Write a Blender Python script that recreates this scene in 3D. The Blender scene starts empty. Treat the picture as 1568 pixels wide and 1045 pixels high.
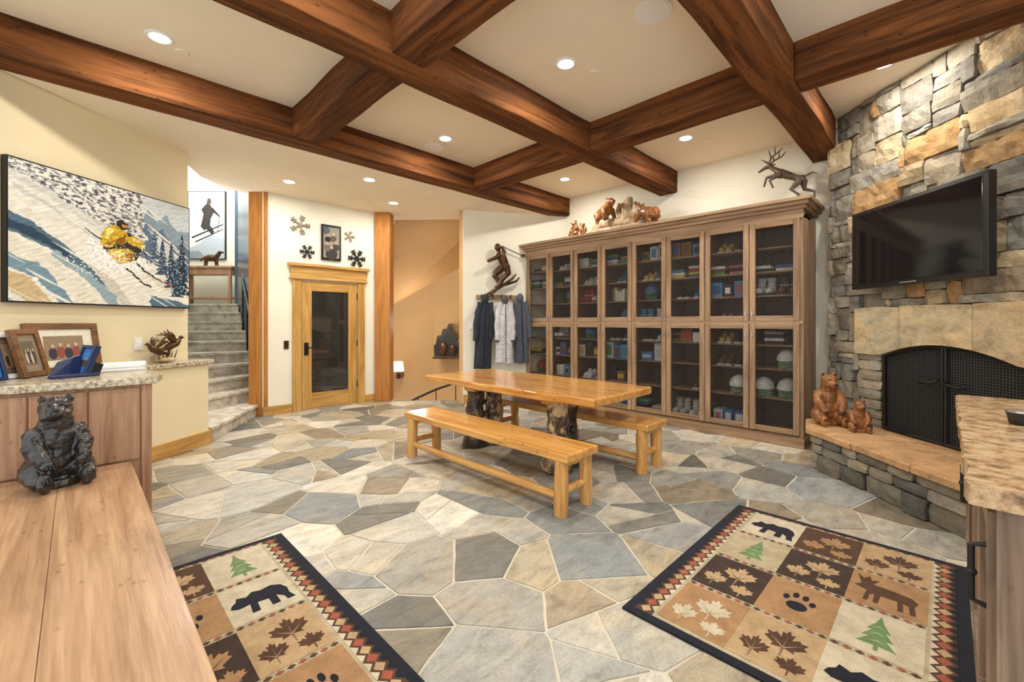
import bpy, bmesh, math, random
from mathutils import Matrix, Vector, noise as mnoise
random.seed(7)
R=random.random
def U(a,b): return a+(b-a)*random.random()
S2=math.sqrt(.5)
def V(l,d,z=0.0): return Vector(((d+l)*S2,(d-l)*S2,z))
def s2l(c):
    c/=255.0
    return c/12.92 if c<=.04045 else ((c+.055)/1.055)**2.4
def rgb(r,g,b): return (s2l(r),s2l(g),s2l(b))
def Rz(a): return Matrix.Rotation(math.radians(a),4,'Z')
def T(x,y=0,z=0):
    return Matrix.Translation(x if isinstance(x,Vector) else Vector((x,y,z)))
VIEW=Rz(-45)

# ---------------------------------------------------------------- materials
def base(name,col=(.8,.8,.8),rough=.5,metal=0,spec=.5,coat=0,emit=None,es=0,sheen=0):
    m=bpy.data.materials.new(name); m.use_nodes=True
    nt=m.node_tree; b=nt.nodes['Principled BSDF']
    b.inputs['Base Color'].default_value=(*col,1)
    b.inputs['Roughness'].default_value=rough
    b.inputs['Metallic'].default_value=metal
    b.inputs['Specular IOR Level'].default_value=spec
    b.inputs['Coat Weight'].default_value=coat
    b.inputs['Coat Roughness'].default_value=.12
    if sheen: b.inputs['Sheen Weight'].default_value=sheen
    if emit:
        b.inputs['Emission Color'].default_value=(*emit,1); b.inputs['Emission Strength'].default_value=es
    return m,nt,b
def N(nt,t,**k):
    n=nt.nodes.new(t)
    for a,v in k.items(): setattr(n,a,v)
    return n
def coords(nt,scale=(1,1,1),rot=(0,0,0)):
    tc=N(nt,'ShaderNodeTexCoord'); mp=N(nt,'ShaderNodeMapping')
    mp.inputs['Scale'].default_value=scale; mp.inputs['Rotation'].default_value=rot
    nt.links.new(tc.outputs['Object'],mp.inputs['Vector']); return mp.outputs[0]
def noise(nt,vec,scale=5,detail=4,rough=.55,dist=0):
    n=N(nt,'ShaderNodeTexNoise'); n.inputs['Scale'].default_value=scale; n.inputs['Detail'].default_value=detail
    n.inputs['Roughness'].default_value=rough; n.inputs['Distortion'].default_value=dist
    nt.links.new(vec,n.inputs['Vector']); return n.outputs['Fac']
def ramp(nt,fac,stops):
    r=N(nt,'ShaderNodeValToRGB'); e=r.color_ramp.elements
    while len(e)<len(stops): e.new(.5)
    for i,(p,c) in enumerate(stops):
        e[i].position=p; e[i].color=(*c,1)
    nt.links.new(fac,r.inputs[0]); return r.outputs[0]
def mixc(nt,a,b,fac,mode='MIX'):
    x=N(nt,'ShaderNodeMix',data_type='RGBA',blend_type=mode)
    for sock,val in ((x.inputs[0],fac),(x.inputs[6],a),(x.inputs[7],b)):
        if hasattr(val,'links'): nt.links.new(val,sock)
        elif isinstance(val,(int,float)): sock.default_value=val
        else: sock.default_value=(*val,1)
    return x.outputs[2]
def bump(nt,b,fac,strength=.3,dist=.01):
    n=N(nt,'ShaderNodeBump'); n.inputs['Strength'].default_value=strength; n.inputs['Distance'].default_value=dist
    nt.links.new(fac,n.inputs['Height']); nt.links.new(n.outputs[0],b.inputs['Normal'])
def attr(nt):
    a=N(nt,'ShaderNodeAttribute'); a.attribute_name='Col'; return a.outputs['Color']

def plain(name,col,rough=.5,**k): return base(name,col,rough,**k)[0]
def painted(name,col,var=.04,rough=.9,bs=.08):
    m,nt,b=base(name,col,rough,spec=.2)
    v=coords(nt); f=noise(nt,v,1.2,3)
    c=ramp(nt,f,[(.3,tuple(x*(1-var) for x in col)),(.7,tuple(min(1,x*(1+var)) for x in col))])
    nt.links.new(c,b.inputs['Base Color'])
    bump(nt,b,noise(nt,v,45,5),bs,.004); return m
def wood(name,cd,cl,axis='X',g=9,rough=.42,coat=.15,col=False,contrast=.0,bs=.15,spec=.4,knots=0,fine=.8):
    m,nt,b=base(name,cl,rough,coat=coat,spec=spec)
    sc=[g,g,g]; sc['XYZ'.index(axis)]=g*.075
    v=coords(nt,tuple(sc)); f=noise(nt,v,1,6,.6,1.6)
    mid=tuple((a+c)/2 for a,c in zip(cd,cl))
    c1=ramp(nt,f,[(.28,cd),(.45+contrast,mid),(.62,cl),(.85,tuple(x*.85 for x in cl))])
    sc2=[g*9]*3; sc2['XYZ'.index(axis)]=g*.35
    v2=coords(nt,tuple(sc2)); f2=noise(nt,v2,1,3,.6,.2)
    g1=ramp(nt,f2,[(.3,(.68,.64,.58)),(.6,(1,1,1))])
    c=mixc(nt,c1,g1,fine,'MULTIPLY')
    if knots:
        sc3=[3.2]*3; sc3['XYZ'.index(axis)]=1.7
        vo=N(nt,'ShaderNodeTexVoronoi'); nt.links.new(coords(nt,tuple(sc3)),vo.inputs['Vector'])
        kn=ramp(nt,vo.outputs['Distance'],[(.03,(.22,.16,.12)),(.09,(.6,.52,.45)),(.16,(1,1,1))])
        c=mixc(nt,c,kn,knots,'MULTIPLY')
    if col: c=mixc(nt,c,attr(nt),1.0,'MULTIPLY')
    nt.links.new(c,b.inputs['Base Color']); bump(nt,b,f2,bs,.004); return m
def stone(name,rough=.8,bs=.5,sc=6,spec=.3,streak=None,hue=.8):
    m,nt,b=base(name,(.5,.5,.5),rough,spec=spec)
    v=coords(nt,streak or (1,1,1)); f=noise(nt,v,sc,9,.68,.6)
    d=ramp(nt,f,[(.28,(.55,.52,.48)),(.44,(.86,.85,.83)),(.56,(1.04,1.03,1.01)),(.75,(1.28,1.24,1.16))])
    c=mixc(nt,attr(nt),d,1,'MULTIPLY')
    f2=noise(nt,coords(nt),2.6,5,.65,.8)
    c=mixc(nt,c,ramp(nt,f2,[(.34,(.84,.87,.90)),(.5,(.99,.98,.97)),(.64,(1.10,1.0,.87))]),hue,'MULTIPLY')
    f3=noise(nt,coords(nt,streak or (1,1,1)),sc*9,4,.7)
    c=mixc(nt,c,ramp(nt,f3,[(.32,(.72,.71,.7)),(.5,(1,1,1)),(.7,(1.12,1.12,1.1))]),.8,'MULTIPLY')
    nt.links.new(c,b.inputs['Base Color'])
    bump(nt,b,noise(nt,coords(nt),sc*2.4,9,.65,.4),bs,.02); return m
def speck(name,stops,scale=60,rough=.25,coat=.2,bs=0):
    m,nt,b=base(name,(.5,.5,.5),rough,coat=coat)
    f=noise(nt,coords(nt),scale,5,.7); nt.links.new(ramp(nt,f,stops),b.inputs['Base Color'])
    if bs: bump(nt,b,f,bs,.01)
    return m
def cloth(name,col=None,rough=.95,sc=250,bs=.4):
    m,nt,b=base(name,col or (.5,.5,.5),rough,spec=.15,sheen=.1)
    v=coords(nt); f=noise(nt,v,sc,2); d=ramp(nt,f,[(.3,(.6,.6,.6)),(.7,(1.15,1.15,1.15))])
    src=col if col else attr(nt)
    c=mixc(nt,src,d,.8,'MULTIPLY')
    f2=noise(nt,v,11,6,.75); c=mixc(nt,c,ramp(nt,f2,[(.35,(.70,.67,.64)),(.6,(1.05,1.05,1.03))]),.8,'MULTIPLY')
    nt.links.new(c,b.inputs['Base Color']); bump(nt,b,f,bs,.003); return m

WALL_Y=painted('plaster_warm_cream',rgb(234,219,182))
WALL_W=painted('plaster_cream',rgb(240,236,218))
WALL_T=painted('plaster_tan',rgb(206,168,120))
CEIL=painted('ceiling_plaster',rgb(236,224,202))
BD,BL=rgb(48,27,15),rgb(128,80,44)
beamX=wood('beam_stain_x',BD,BL,'X',6,.8,0,contrast=.03,bs=.8,spec=.12,knots=.9)
beamY=wood('beam_stain_y',BD,BL,'Y',6,.8,0,contrast=.03,bs=.8,spec=.12,knots=.9)
cabX=wood('alder_x',rgb(128,100,76),rgb(182,150,118),'X',8,.55,.0)
cabZ=wood('alder_z',rgb(128,100,76),rgb(182,150,118),'Z',8,.55,.0,knots=.5)
cabIn=plain('cabinet_interior',rgb(136,112,90),.7)
panZ=wood('panel_wood_z',rgb(146,104,78),rgb(190,150,118),'Z',8,.5,.05,knots=.6)
benchW=wood('bench_plank',rgb(150,108,74),rgb(204,164,126),'Y',7,.33,.25,knots=.5,bs=.3)
ctrZ=wood('counter_wood_z',rgb(92,74,60),rgb(158,132,110),'Z',9,.5,.1,knots=.6)
doorZ=wood('door_alder_z',rgb(168,122,58),rgb(214,170,98),'Z',8,.4,.15,knots=.5)
doorX=wood('door_alder_x',rgb(168,122,58),rgb(214,170,98),'X',8,.4,.15,knots=.5)
colZ=wood('fir_column',rgb(170,112,54),rgb(200,140,78),'Z',10,.6,.0,spec=.2)
pineY=wood('pine_slab',rgb(186,118,48),rgb(234,178,100),'Y',7,.2,.6,knots=.7)
pineL=wood('pine_log',rgb(196,132,62),rgb(236,188,116),'Z',12,.35,.3)
pineLX=wood('pine_log_y',rgb(196,132,62),rgb(236,188,116),'Y',12,.35,.3)
carvedB=wood('carved_bear_wood',rgb(84,46,20),rgb(172,112,60),'Z',16,.38,.3,bs=.6)
FLAG=stone('flagstone',.45,.5,5,.4,(1,2.4,1),.9)
LEDGE=stone('ledgestone',.9,.8,6,.2,(1,1,1.8),.9)
GROUT=painted('grout',rgb(204,196,178),.08,.95,.4)
MORTAR=painted('mortar',rgb(120,110,96),.1,.95,.6)
GRAN=speck('granite',[(.3,rgb(70,60,50)),(.42,rgb(150,130,100)),(.52,rgb(196,184,156)),(.66,rgb(226,218,200)),(.8,rgb(120,108,92))],38)
GRANB=speck('granite_gold',[(.3,rgb(70,52,40)),(.42,rgb(146,112,78)),(.52,rgb(186,152,112)),(.7,rgb(212,192,158))],18,.25,.3,.15)
STEPM=speck('stair_stone',[(.3,rgb(150,140,124)),(.5,rgb(198,190,174)),(.7,rgb(228,222,212))],7,.7,0,.2)
BLACK=plain('black_metal',(.012,.012,.012),.45,metal=.3)
IRON=plain('iron',(.03,.028,.026),.5,metal=.6)
GLOSS=plain('tv_screen',(.006,.006,.008),.08,spec=.5)
BEZ=plain('tv_bezel',(.01,.01,.01),.25)
GLASSD,_,_=base('door_glass',(.03,.027,.024),.03,spec=1.0)
BRONZE=speck('bronze',[(.3,rgb(40,26,16)),(.6,rgb(100,68,42)),(.8,rgb(140,104,66))],14,.38,.2)
BRONZE.node_tree.nodes['Principled BSDF'].inputs['Metallic'].default_value=.6
WHITE=plain('white_paint',(.85,.85,.83),.5)
STEEL=plain('steel',(.6,.6,.6),.3,metal=1)
EMIT=plain('lamp_lens',(1,1,1),.5,emit=(1,.95,.85),es=16)
SHADE=plain('lampshade',(1,.9,.7),.8,emit=(1,.75,.42),es=1.3)
def flatcol(name,rough=.7,nz=30,amt=.25,spec=.3):
    m,nt,b=base(name,(.5,.5,.5),rough,spec=spec)
    f=noise(nt,coords(nt),nz,6,.7)
    nt.links.new(mixc(nt,attr(nt),ramp(nt,f,[(.3,(1-amt,)*3),(.7,(1+amt*.6,)*3)]),1,'MULTIPLY'),b.inputs['Base Color'])
    bump(nt,b,f,.2,.004); return m
PAINT=flatcol('oil_paint',amt=.12)
GEAR=flatcol('gear_mixed',.5,8,.1)
RUGM=cloth('rug_wool')
BLKB=speck('black_bear_lacquer',[(.3,(.006,.006,.006)),(.55,(.02,.018,.016)),(.75,(.09,.07,.055))],9,.3,.4,1.0)
BURL=speck('burl_trunk',[(.36,rgb(34,26,22)),(.5,rgb(92,70,54)),(.58,rgb(206,176,132)),(.7,rgb(226,196,150))],5,.4,.3,.4)
BURLD=speck('burl_trunk_dark',[(.4,rgb(26,22,20)),(.56,rgb(70,56,46)),(.68,rgb(190,160,120))],6,.35,.3,.4)
DRIFT=speck('driftwood',[(.3,rgb(110,86,60)),(.5,rgb(176,150,112)),(.65,rgb(216,200,168))],9,.7,0,.5)
BLUE=plain('stair_blue_panel',rgb(70,92,112),.2)

def mesh_mat():
    m,nt,b=base('wire_mesh',rgb(52,45,40),.6,metal=.3)
    tc=N(nt,'ShaderNodeTexCoord'); sp=N(nt,'ShaderNodeSeparateXYZ'); nt.links.new(tc.outputs['Object'],sp.inputs[0])
    def M(op,a,bv):
        n=N(nt,'ShaderNodeMath',operation=op)
        for i,x in enumerate((a,bv)):
            if x is None: continue
            if hasattr(x,'links'): nt.links.new(x,n.inputs[i])
            else: n.inputs[i].default_value=x
        return n.outputs[0]
    outs=[]
    for op in ('ADD','SUBTRACT'):
        zz=M('MULTIPLY',sp.outputs['Z'],1.5)
        a=M(op,sp.outputs['X'],zz); a=M('MULTIPLY',a,30.0); a=M('FRACT',a,None); a=M('SUBTRACT',a,.5); a=M('ABSOLUTE',a,None)
        outs.append(M('GREATER_THAN',a,.365))
    f=M('MAXIMUM',outs[0],outs[1])
    tr=N(nt,'ShaderNodeBsdfTransparent'); mx=N(nt,'ShaderNodeMixShader')
    nt.links.new(f,mx.inputs[0]); nt.links.new(tr.outputs[0],mx.inputs[1]); nt.links.new(b.outputs[0],mx.inputs[2])
    nt.links.new(mx.outputs[0],nt.nodes['Material Output'].inputs['Surface']); return m
MESH=mesh_mat()

# ---------------------------------------------------------------- builder
class B:
    def __init__(s,name,M=None):
        s.name=name; s.M=M or Matrix(); s.v=[];s.f=[];s.mi=[];s.c=[];s.sm=[];s.mats=[]; s.L=Matrix()
    def add(s,vs,fs,mat,col=(1,1,1),smooth=False,cols=None):
        if mat not in s.mats: s.mats.append(mat)
        k=s.mats.index(mat); o=len(s.v)
        for i,p in enumerate(vs): s.v.append(s.L@Vector(p)); s.c.append((*(cols[i] if cols else col),1))
        for f in fs: s.f.append([i+o for i in f]); s.mi.append(k); s.sm.append(smooth)
    def box(s,x0,x1,y0,y1,z0,z1,mat,col=(1,1,1),jit=0):
        vs=[Vector((x,y,z)) for x in (x0,x1) for y in (y0,y1) for z in (z0,z1)]
        if jit: vs=[p+Vector((U(-jit,jit),U(-jit,jit),U(-jit,jit))) for p in vs]
        s.add(vs,[(0,1,3,2),(4,6,7,5),(0,4,5,1),(2,3,7,6),(0,2,6,4),(1,5,7,3)],mat,col)
    def rock(s,xf,xb,y0,y1,z0,z1,mat,col,amp=.012,step=.055):
        """split-face stone, face toward -x"""
        ny=max(2,round((y1-y0)/step)); nz=max(2,round((z1-z0)/step))
        vs=[];fs=[]; sd=Vector((U(0,99),U(0,99),U(0,99))); ty=U(-.01,.01); tz=U(-.008,.008)
        for i in range(ny+1):
            for j in range(nz+1):
                u=i/ny; v=j/nz; y=y0+(y1-y0)*u; z=z0+(z1-z0)*v
                e=(i in(0,ny)) or (j in(0,nz))
                h=mnoise.noise(Vector((0,y*9,z*9))+sd)*amp*1.6+U(-amp,amp)*.35+ty*(u-.5)*2+tz*(v-.5)*2
                if e: 
                    h+=.008; y+=U(-.004,.004); z+=U(-.004,.004)
                    if (i in(0,ny)) and (j in(0,nz)):
                        h+=.004; y+=(.006 if i==0 else -.006); z+=(.005 if j==0 else -.005)
                vs.append(Vector((xf+h,y,z)))
        for i in range(ny):
            for j in range(nz):
                a=i*(nz+1)+j; fs.append((a,a+1,a+nz+2,a+nz+1))
        ring=[i*(nz+1) for i in range(ny+1)]+[ny*(nz+1)+j for j in range(1,nz+1)]+[i*(nz+1)+nz for i in range(ny-1,-1,-1)]+[j for j in range(nz-1,0,-1)]
        o=len(vs)
        for r in ring: vs.append(Vector((xb,vs[r].y,vs[r].z)))
        m=len(ring)
        for q in range(m): fs.append((ring[q],ring[(q+1)%m],o+(q+1)%m,o+q))
        s.add(vs,fs,mat,col)
    def tube(s,pts,rs,mat,n=12,col=(1,1,1),wob=0,sq=1.0):
        pts=[Vector(p) for p in pts]
        if not isinstance(rs,(list,tuple)): rs=[rs]*len(pts)
        vs=[];fs=[];nr=None
        for i,p in enumerate(pts):
            t=(pts[min(i+1,len(pts)-1)]-pts[max(i-1,0)]).normalized()
            if nr is None: nr=t.orthogonal().normalized()
            nr=(nr-t*nr.dot(t)).normalized(); bn=t.cross(nr)
            for j in range(n):
                a=2*math.pi*j/n; r=rs[i]*(1+U(-wob,wob))
                vs.append(p+nr*math.cos(a)*r+bn*math.sin(a)*r*sq)
        for i in range(len(pts)-1):
            for j in range(n):
                fs.append((i*n+j,i*n+(j+1)%n,(i+1)*n+(j+1)%n,(i+1)*n+j))
        s.add(vs,fs,mat,col,True)
        s.add(vs[:n],[tuple(range(n))],mat,col); s.add(vs[-n:],[tuple(range(n))],mat,col)
    def cyl(s,p0,p1,r0,mat,r1=None,n=20,col=(1,1,1)): s.tube([p0,p1],[r0,r0 if r1 is None else r1],mat,n,col)
    def ell(s,c,r,mat,n=16,col=(1,1,1),half=False,rot=None):
        c=Vector(c); r=r if isinstance(r,(list,tuple)) else (r,r,r); m=n//2; vs=[];fs=[]
        for i in range(m+1):
            th=math.pi*(i/m)*(.5 if half else 1)
            for j in range(n):
                ph=2*math.pi*j/n
                p=Vector((r[0]*math.sin(th)*math.cos(ph),r[1]*math.sin(th)*math.sin(ph),r[2]*math.cos(th)))
                if rot: p=rot@p
                vs.append(c+p)
        for i in range(m):
            for j in range(n): fs.append((i*n+j,i*n+(j+1)%n,(i+1)*n+(j+1)%n,(i+1)*n+j))
        s.add(vs,fs,mat,col,True)
    def prism(s,pts,vec,mat,col=(1,1,1)):
        pts=[Vector(p) for p in pts]; vec=Vector(vec); n=len(pts)
        vs=pts+[p+vec for p in pts]
        fs=[tuple(range(n)),tuple(range(2*n-1,n-1,-1))]+[(i,(i+1)%n,(i+1)%n+n,i+n) for i in range(n)]
        s.add(vs,fs,mat,col)
    def face(s,pts,mat,col=(1,1,1)): s.add(pts,[tuple(range(len(pts)))],mat,col)
    def done(s,bevel=0,seg=2,remesh=0,smooth=0,parent=None,ang=35,local=None):
        me=bpy.data.meshes.new(s.name); me.from_pydata([tuple(p) for p in s.v],[],s.f)
        for m in s.mats: me.materials.append(m)
        me.polygons.foreach_set('material_index',s.mi); me.polygons.foreach_set('use_smooth',s.sm)
        ca=me.color_attributes.new('Col','FLOAT_COLOR','POINT')
        ca.data.foreach_set('color',[x for c in s.c for x in c])
        bm=bmesh.new(); bm.from_mesh(me)
        if remesh: bmesh.ops.remove_doubles(bm,verts=bm.verts,dist=1e-6)
        bmesh.ops.recalc_face_normals(bm,faces=bm.faces); bm.to_mesh(me); bm.free(); me.update()
        ob=bpy.data.objects.new(s.name,me); bpy.context.scene.collection.objects.link(ob)
        if parent:
            ob.parent=parent
            if local: ob.matrix_local=local
        else: ob.matrix_world=s.M
        if remesh:
            md=ob.modifiers.new('r','REMESH'); md.mode='VOXEL'; md.voxel_size=remesh; md.use_smooth_shade=True
            if smooth:
                q=ob.modifiers.new('s','SMOOTH'); q.iterations=smooth; q.factor=.6
        if bevel:
            md=ob.modifiers.new('b','BEVEL'); md.width=bevel; md.segments=seg; md.limit_method='ANGLE'; md.angle_limit=math.radians(ang)
        return ob

# ================================================================ FLOOR
def clip(poly,n,c):
    out=[]
    for i in range(len(poly)):
        a=poly[i]; b=poly[(i+1)%len(poly)]
        da=n[0]*a[0]+n[1]*a[1]-c; db=n[0]*b[0]+n[1]*b[1]-c
        if da<=0: out.append(a)
        if (da<0<db) or (db<0<da):
            t=da/(da-db); out.append((a[0]+(b[0]-a[0])*t,a[1]+(b[1]-a[1])*t))
    return out
def area(p): return abs(sum(p[i][0]*p[(i+1)%len(p)][1]-p[(i+1)%len(p)][0]*p[i][1] for i in range(len(p))))/2
DMAX=11.03
pal=[(180,176,164),(154,152,144),(200,194,180),(126,124,118),(208,200,184),(170,156,134),(116,115,110),(188,178,156),
     (162,162,158),(218,213,200),(146,136,118),(178,166,142),(192,190,182),(134,138,138),(156,160,160),(178,174,164),(138,130,112),(204,198,186),(190,186,174)]
fl=B('floor')
fl.prism([(-2,-1.5,-.03),(6.6,-1.5,-.03),(6.6,DMAX-6.6,-.03),(DMAX-7.56,7.56,-.03),(-2,7.56,-.03)],(0,0,.026),GROUT)
seeds=[]
y=-1.6
rr=random.Random(33)
sx=.44
row=0
while y<7.9:
    x=-2.1+(row%2)*sx*.5
    while x<6.8:
        seeds.append((x+rr.uniform(-.27,.27),y+rr.uniform(-.20,.20),rr.uniform(-.035,.055)))
        x+=sx
    y+=.33; row+=1
g=.0078
def emit_tile(p):
    if len(p)<3 or area(p)<.003: return
    c=rr.choice(pal); k=rr.uniform(.9,1.07)
    P=[]
    for i in range(len(p)):
        a=p[i]; b=p[(i+1)%len(p)]; L_=math.hypot(b[0]-a[0],b[1]-a[1])
        P.append(a)
        if L_>.14:
            m=max(1,int(L_/.11))
            for q in range(1,m+1):
                t=q/(m+1); P.append((a[0]+(b[0]-a[0])*t+rr.uniform(-.003,.003),a[1]+(b[1]-a[1])*t+rr.uniform(-.003,.003)))
    fl.prism([(a,b,-.012) for a,b in P],(0,0,.012+rr.uniform(0,.0015)),FLAG,rgb(*[min(255,q*k) for q in c]))
def split(p,depth=0):
    ar=area(p)
    if depth<2 and ar>.11 and rr.random()<(.6 if ar>.2 else .28):
        cx=sum(a for a,_ in p)/len(p); cy=sum(b for _,b in p)/len(p)
        best=max(((p[i],p[j]) for i in range(len(p)) for j in range(i)),key=lambda q:(q[0][0]-q[1][0])**2+(q[0][1]-q[1][1])**2)
        th=math.atan2(best[0][1]-best[1][1],best[0][0]-best[1][0])+rr.uniform(-.6,.6)+(rr.random()<.35)*1.2
        n=(math.cos(th),math.sin(th)); c=n[0]*cx+n[1]*cy+rr.uniform(-.05,.05)
        split(clip(p,n,c-g),depth+1); split(clip(p,(-n[0],-n[1]),-c-g),depth+1)
    else: emit_tile(p)
for i,(sx0,sy0,w0) in enumerate(seeds):
    p=[(-2,-1.5),(6.6,-1.5),(6.6,7.56),(-2,7.56)]
    for j,(tx,ty,w1) in enumerate(seeds):
        dx,dy=tx-sx0,ty-sy0; d2=dx*dx+dy*dy
        if i==j or d2>2.0: continue
        L=math.sqrt(d2)
        if L<.05: continue
        n=(dx/L,dy/L)
        c=(tx*tx+ty*ty-sx0*sx0-sy0*sy0+w0-w1)/(2*L)-g
        p=clip(p,n,c)
        if len(p)<3: break
    if len(p)>=3:
        p=clip(p,(1,1),DMAX)
        if len(p)>=3: split(p)
fl.done(.003,1)

# ================================================================ CEILING, BEAMS
CZ=3.65; SZ=3.345
c=B('ceiling'); c.box(-1.3,6.5,-1.3,5.05,CZ,CZ+.1,CEIL)
cp=V(-3.75,5.0)
poly=[(-.62,4.98),(6.45,4.98),(6.45,5.4),tuple(V(-.4,8.3)[:2]),tuple(V(-2.5,8.5)[:2]),(3.95,7.3),(1.9,7.3),
      tuple(V(-3.95,6.62)[:2]),tuple(V(-4.15,6.3)[:2]),tuple(V(-4.15,5.8)[:2]),tuple(V(-3.98,5.3)[:2]),tuple(cp[:2])]
c.prism([(a,b,SZ) for a,b in poly],(0,0,.3),CEIL)
c.done()
bm_=B('ceiling_beam_grid')
BZ=3.335
W=.285
def rbeam(b,x0,x1,y0,y1,z0,z1,mat,ax):
    n=max(2,int(((x1-x0) if ax=='X' else (y1-y0))/.22)); vs=[];fs=[]
    sd=U(0,50)
    for i in range(n+1):
        t=i/n
        for k,(a,c_) in enumerate(((0,0),(1,0),(1,1),(0,1))):
            w1=mnoise.noise(Vector((t*n*.45,sd+k*7,0)))*.014*(1 if c_==0 else 0)
            w2=mnoise.noise(Vector((t*n*.45,sd+k*7,9)))*.013
            z=(z0 if c_==0 else z1)+max(0,w1)
            if ax=='X': vs.append((x0+(x1-x0)*t,(y0 if a==0 else y1)+w2,z))
            else: vs.append(((x0 if a==0 else x1)+w2,y0+(y1-y0)*t,z))
    for i in range(n):
        for k in range(4): fs.append((i*4+k,i*4+(k+1)%4,i*4+4+(k+1)%4,i*4+4+k))
    fs+= [(0,1,2,3),tuple(n*4+k for k in range(4))]
    b.add(vs,fs,mat)
for y0 in (4.85,2.84,.87):
    rbeam(bm_,-1.3,6.34,y0,y0+W,BZ,CZ+.02,beamX,'X')
for x0 in (1.60,4.07):
    for ya,yb in ((-1.3,.87),(.87+W,2.84),(2.84+W,4.85)):
        rbeam(bm_,x0,x0+W,ya,yb,BZ+.012,CZ+.02,beamY,'Y')
bm_.done(.014,2,ang=50)

# ================================================================ WALLS
w=B('wall_right'); w.box(6.33,6.5,.4,5.3,0,CZ+.05,WALL_W); w.done()
def vwall(name,pts,z0,z1,mat,th=.15):
    b=B(name)
    for (l0,d0),(l1,d1) in zip(pts,pts[1:]):
        a=V(l0,d0,z0); e=V(l1,d1,z0); t=(e-a).normalized(); n=Vector((-t.y,t.x,0))
        mid=(a+e)/2
        if n.dot(mid)<0: n=-n
        b.prism([a,e,e+n*th,a+n*th],(0,0,z1-z0),mat)
    return b.done()
vwall('wall_entry_hall',[(-.84,7.5),(.99,7.973)],0,CZ,WALL_W,.2)
PW=T(Vector((.9,6.17,0)))@Rz(37.03)
w=B('wall_left',PW); w.box(-3.4,0,0,.18,0,CZ+.05,WALL_Y); w.done()
w=B('wall_back'); w.box(1.95,3.82,7.19,7.4,0,SZ+.02,WALL_W); w.done()
w=B('wall_ledge',PW); w.box(-3.0,.04,-.23,.0,0,.93,WALL_Y)
w.box(-3.0,.08,-.27,.0,.93,.975,GRAN)
w.done(.006)
b=B('baseboard_left',PW); b.box(-3.0,.045,-.25,-.23,0,.16,doorX); b.box(.04,.06,-.25,0,0,.16,doorX); b.done(.004)
b=B('baseboard_back'); b.box(1.95,2.345,7.165,7.19,0,.14,doorX); b.box(3.545,3.8,7.165,7.19,0,.14,doorX); b.done(.004)
DW=T(V(-.84,7.5,0))@Rz(-45+14.5)
b=B('baseboard_entry',DW); b.box(0,1.08,-.025,0,0,.15,doorX); b.done(.004)
for (l,d) in ((-3.79,6.60),(-2.29,7.80)):
    b=B('wood_column',T(V(l,d,0))@Rz(-45)); b.box(-.135,.135,-.13,.13,0,SZ+.01,colZ); b.done(.012)

# ---------------- stairs up
st=B('stairs_up')
dl=[5.03,5.5,5.95,6.4,6.9,7.4,7.8,8.2,8.55,8.9,9.3]
for i in range(10):
    dr=6.72+.245*i; dr2=dr+.245
    def Lp(k): 
        return (-3.50,5.03) if k==0 else (-.79*dl[k],dl[k])
    rr1=-(.575+.006*i)*dr; rr2=-(.575+.006*(i+1))*dr2
    P=[V(*Lp(i)),V(rr1,dr),V(rr2,dr2),V(*Lp(i+1))]
    z=.178*(i+1)
    st.prism([(p.x,p.y,max(0,z-.9)) for p in P],(0,0,z-.045-max(0,z-.9)),STEPM)
    t=(P[1]-P[0]).normalized(); n=Vector((t.y,-t.x,0))
    if n.dot(P[0])>0: n=-n
    P2=[P[0]+n*.03,P[1]+n*.03,P[2],P[3]]
    st.prism([(p.x,p.y,z-.045) for p in P2],(0,0,.045),STEPM)
P=[V(-.79*9.3,9.3),V(-5.80,9.17),V(-5.6,10.8),V(-8.6,10.8)]
st.prism([(p.x,p.y,1.6) for p in P],(0,0,.18),STEPM)
st.done(.008,2)
vwall('wall_stair_back',[(-9.2,10.6),(-5.3,10.6)],1.5,5.8,WALL_W)
vwall('wall_stair_left',[(-3.9,5.06),(-8.6,10.6)],0,5.8,WALL_W,.1)
vwall('wall_stair_right',[(-3.98,6.85),(-5.95,9.4),(-5.7,10.6)],0,5.8,BLUE,.05)
b=B('ceiling_stairwell'); b.prism([V(-3.6,5,5.8),V(-3.6,10.8,5.8),V(-9.4,10.8,5.8),V(-5,5,5.8)],(0,0,.1),CEIL); b.done()
b=B('stair_handrail'); pts=[V(-3.98,6.75,1.05),V(-4.3,7.2,1.3),V(-4.75,7.8,1.75),V(-5.2,8.4,2.2),V(-5.5,8.9,2.6)]
b.tube(pts,.025,BLACK,8)
for p in pts[1:]: b.tube([(p.x,p.y,p.z-.95),p],.014,BLACK,6)
b.done()
cv=T(V(-7.0,10.1,1.78))@Rz(-45)
b=B('console_table',cv); b.box(-.62,.62,-.2,.2,.86,.91,panZ); b.box(-.58,.58,-.17,.17,.72,.86,panZ)
for x in (-.55,.55):
    for y in (-.15,.15): b.box(x-.03,x+.03,y-.03,y+.03,0,.72,panZ)
b.box(-.55,.55,-.15,.15,.16,.2,panZ); b.done(.006)
b=B('horse_figurine',T(V(-6.95,10.05,2.69))@Rz(-45))
b.ell((0,0,.2),(.17,.07,.08),BRONZE); b.tube([(.13,0,.23),(.21,0,.34),(.28,0,.32)],[.055,.04,.025],BRONZE)
for x in (-.13,-.09,.09,.13): b.tube([(x,0,.18),(x*1.2,0,0)],[.028,.015],BRONZE)
b.tube([(-.15,0,.22),(-.25,0,.12)],[.025,.012],BRONZE); b.done(remesh=.008,smooth=2)
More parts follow.
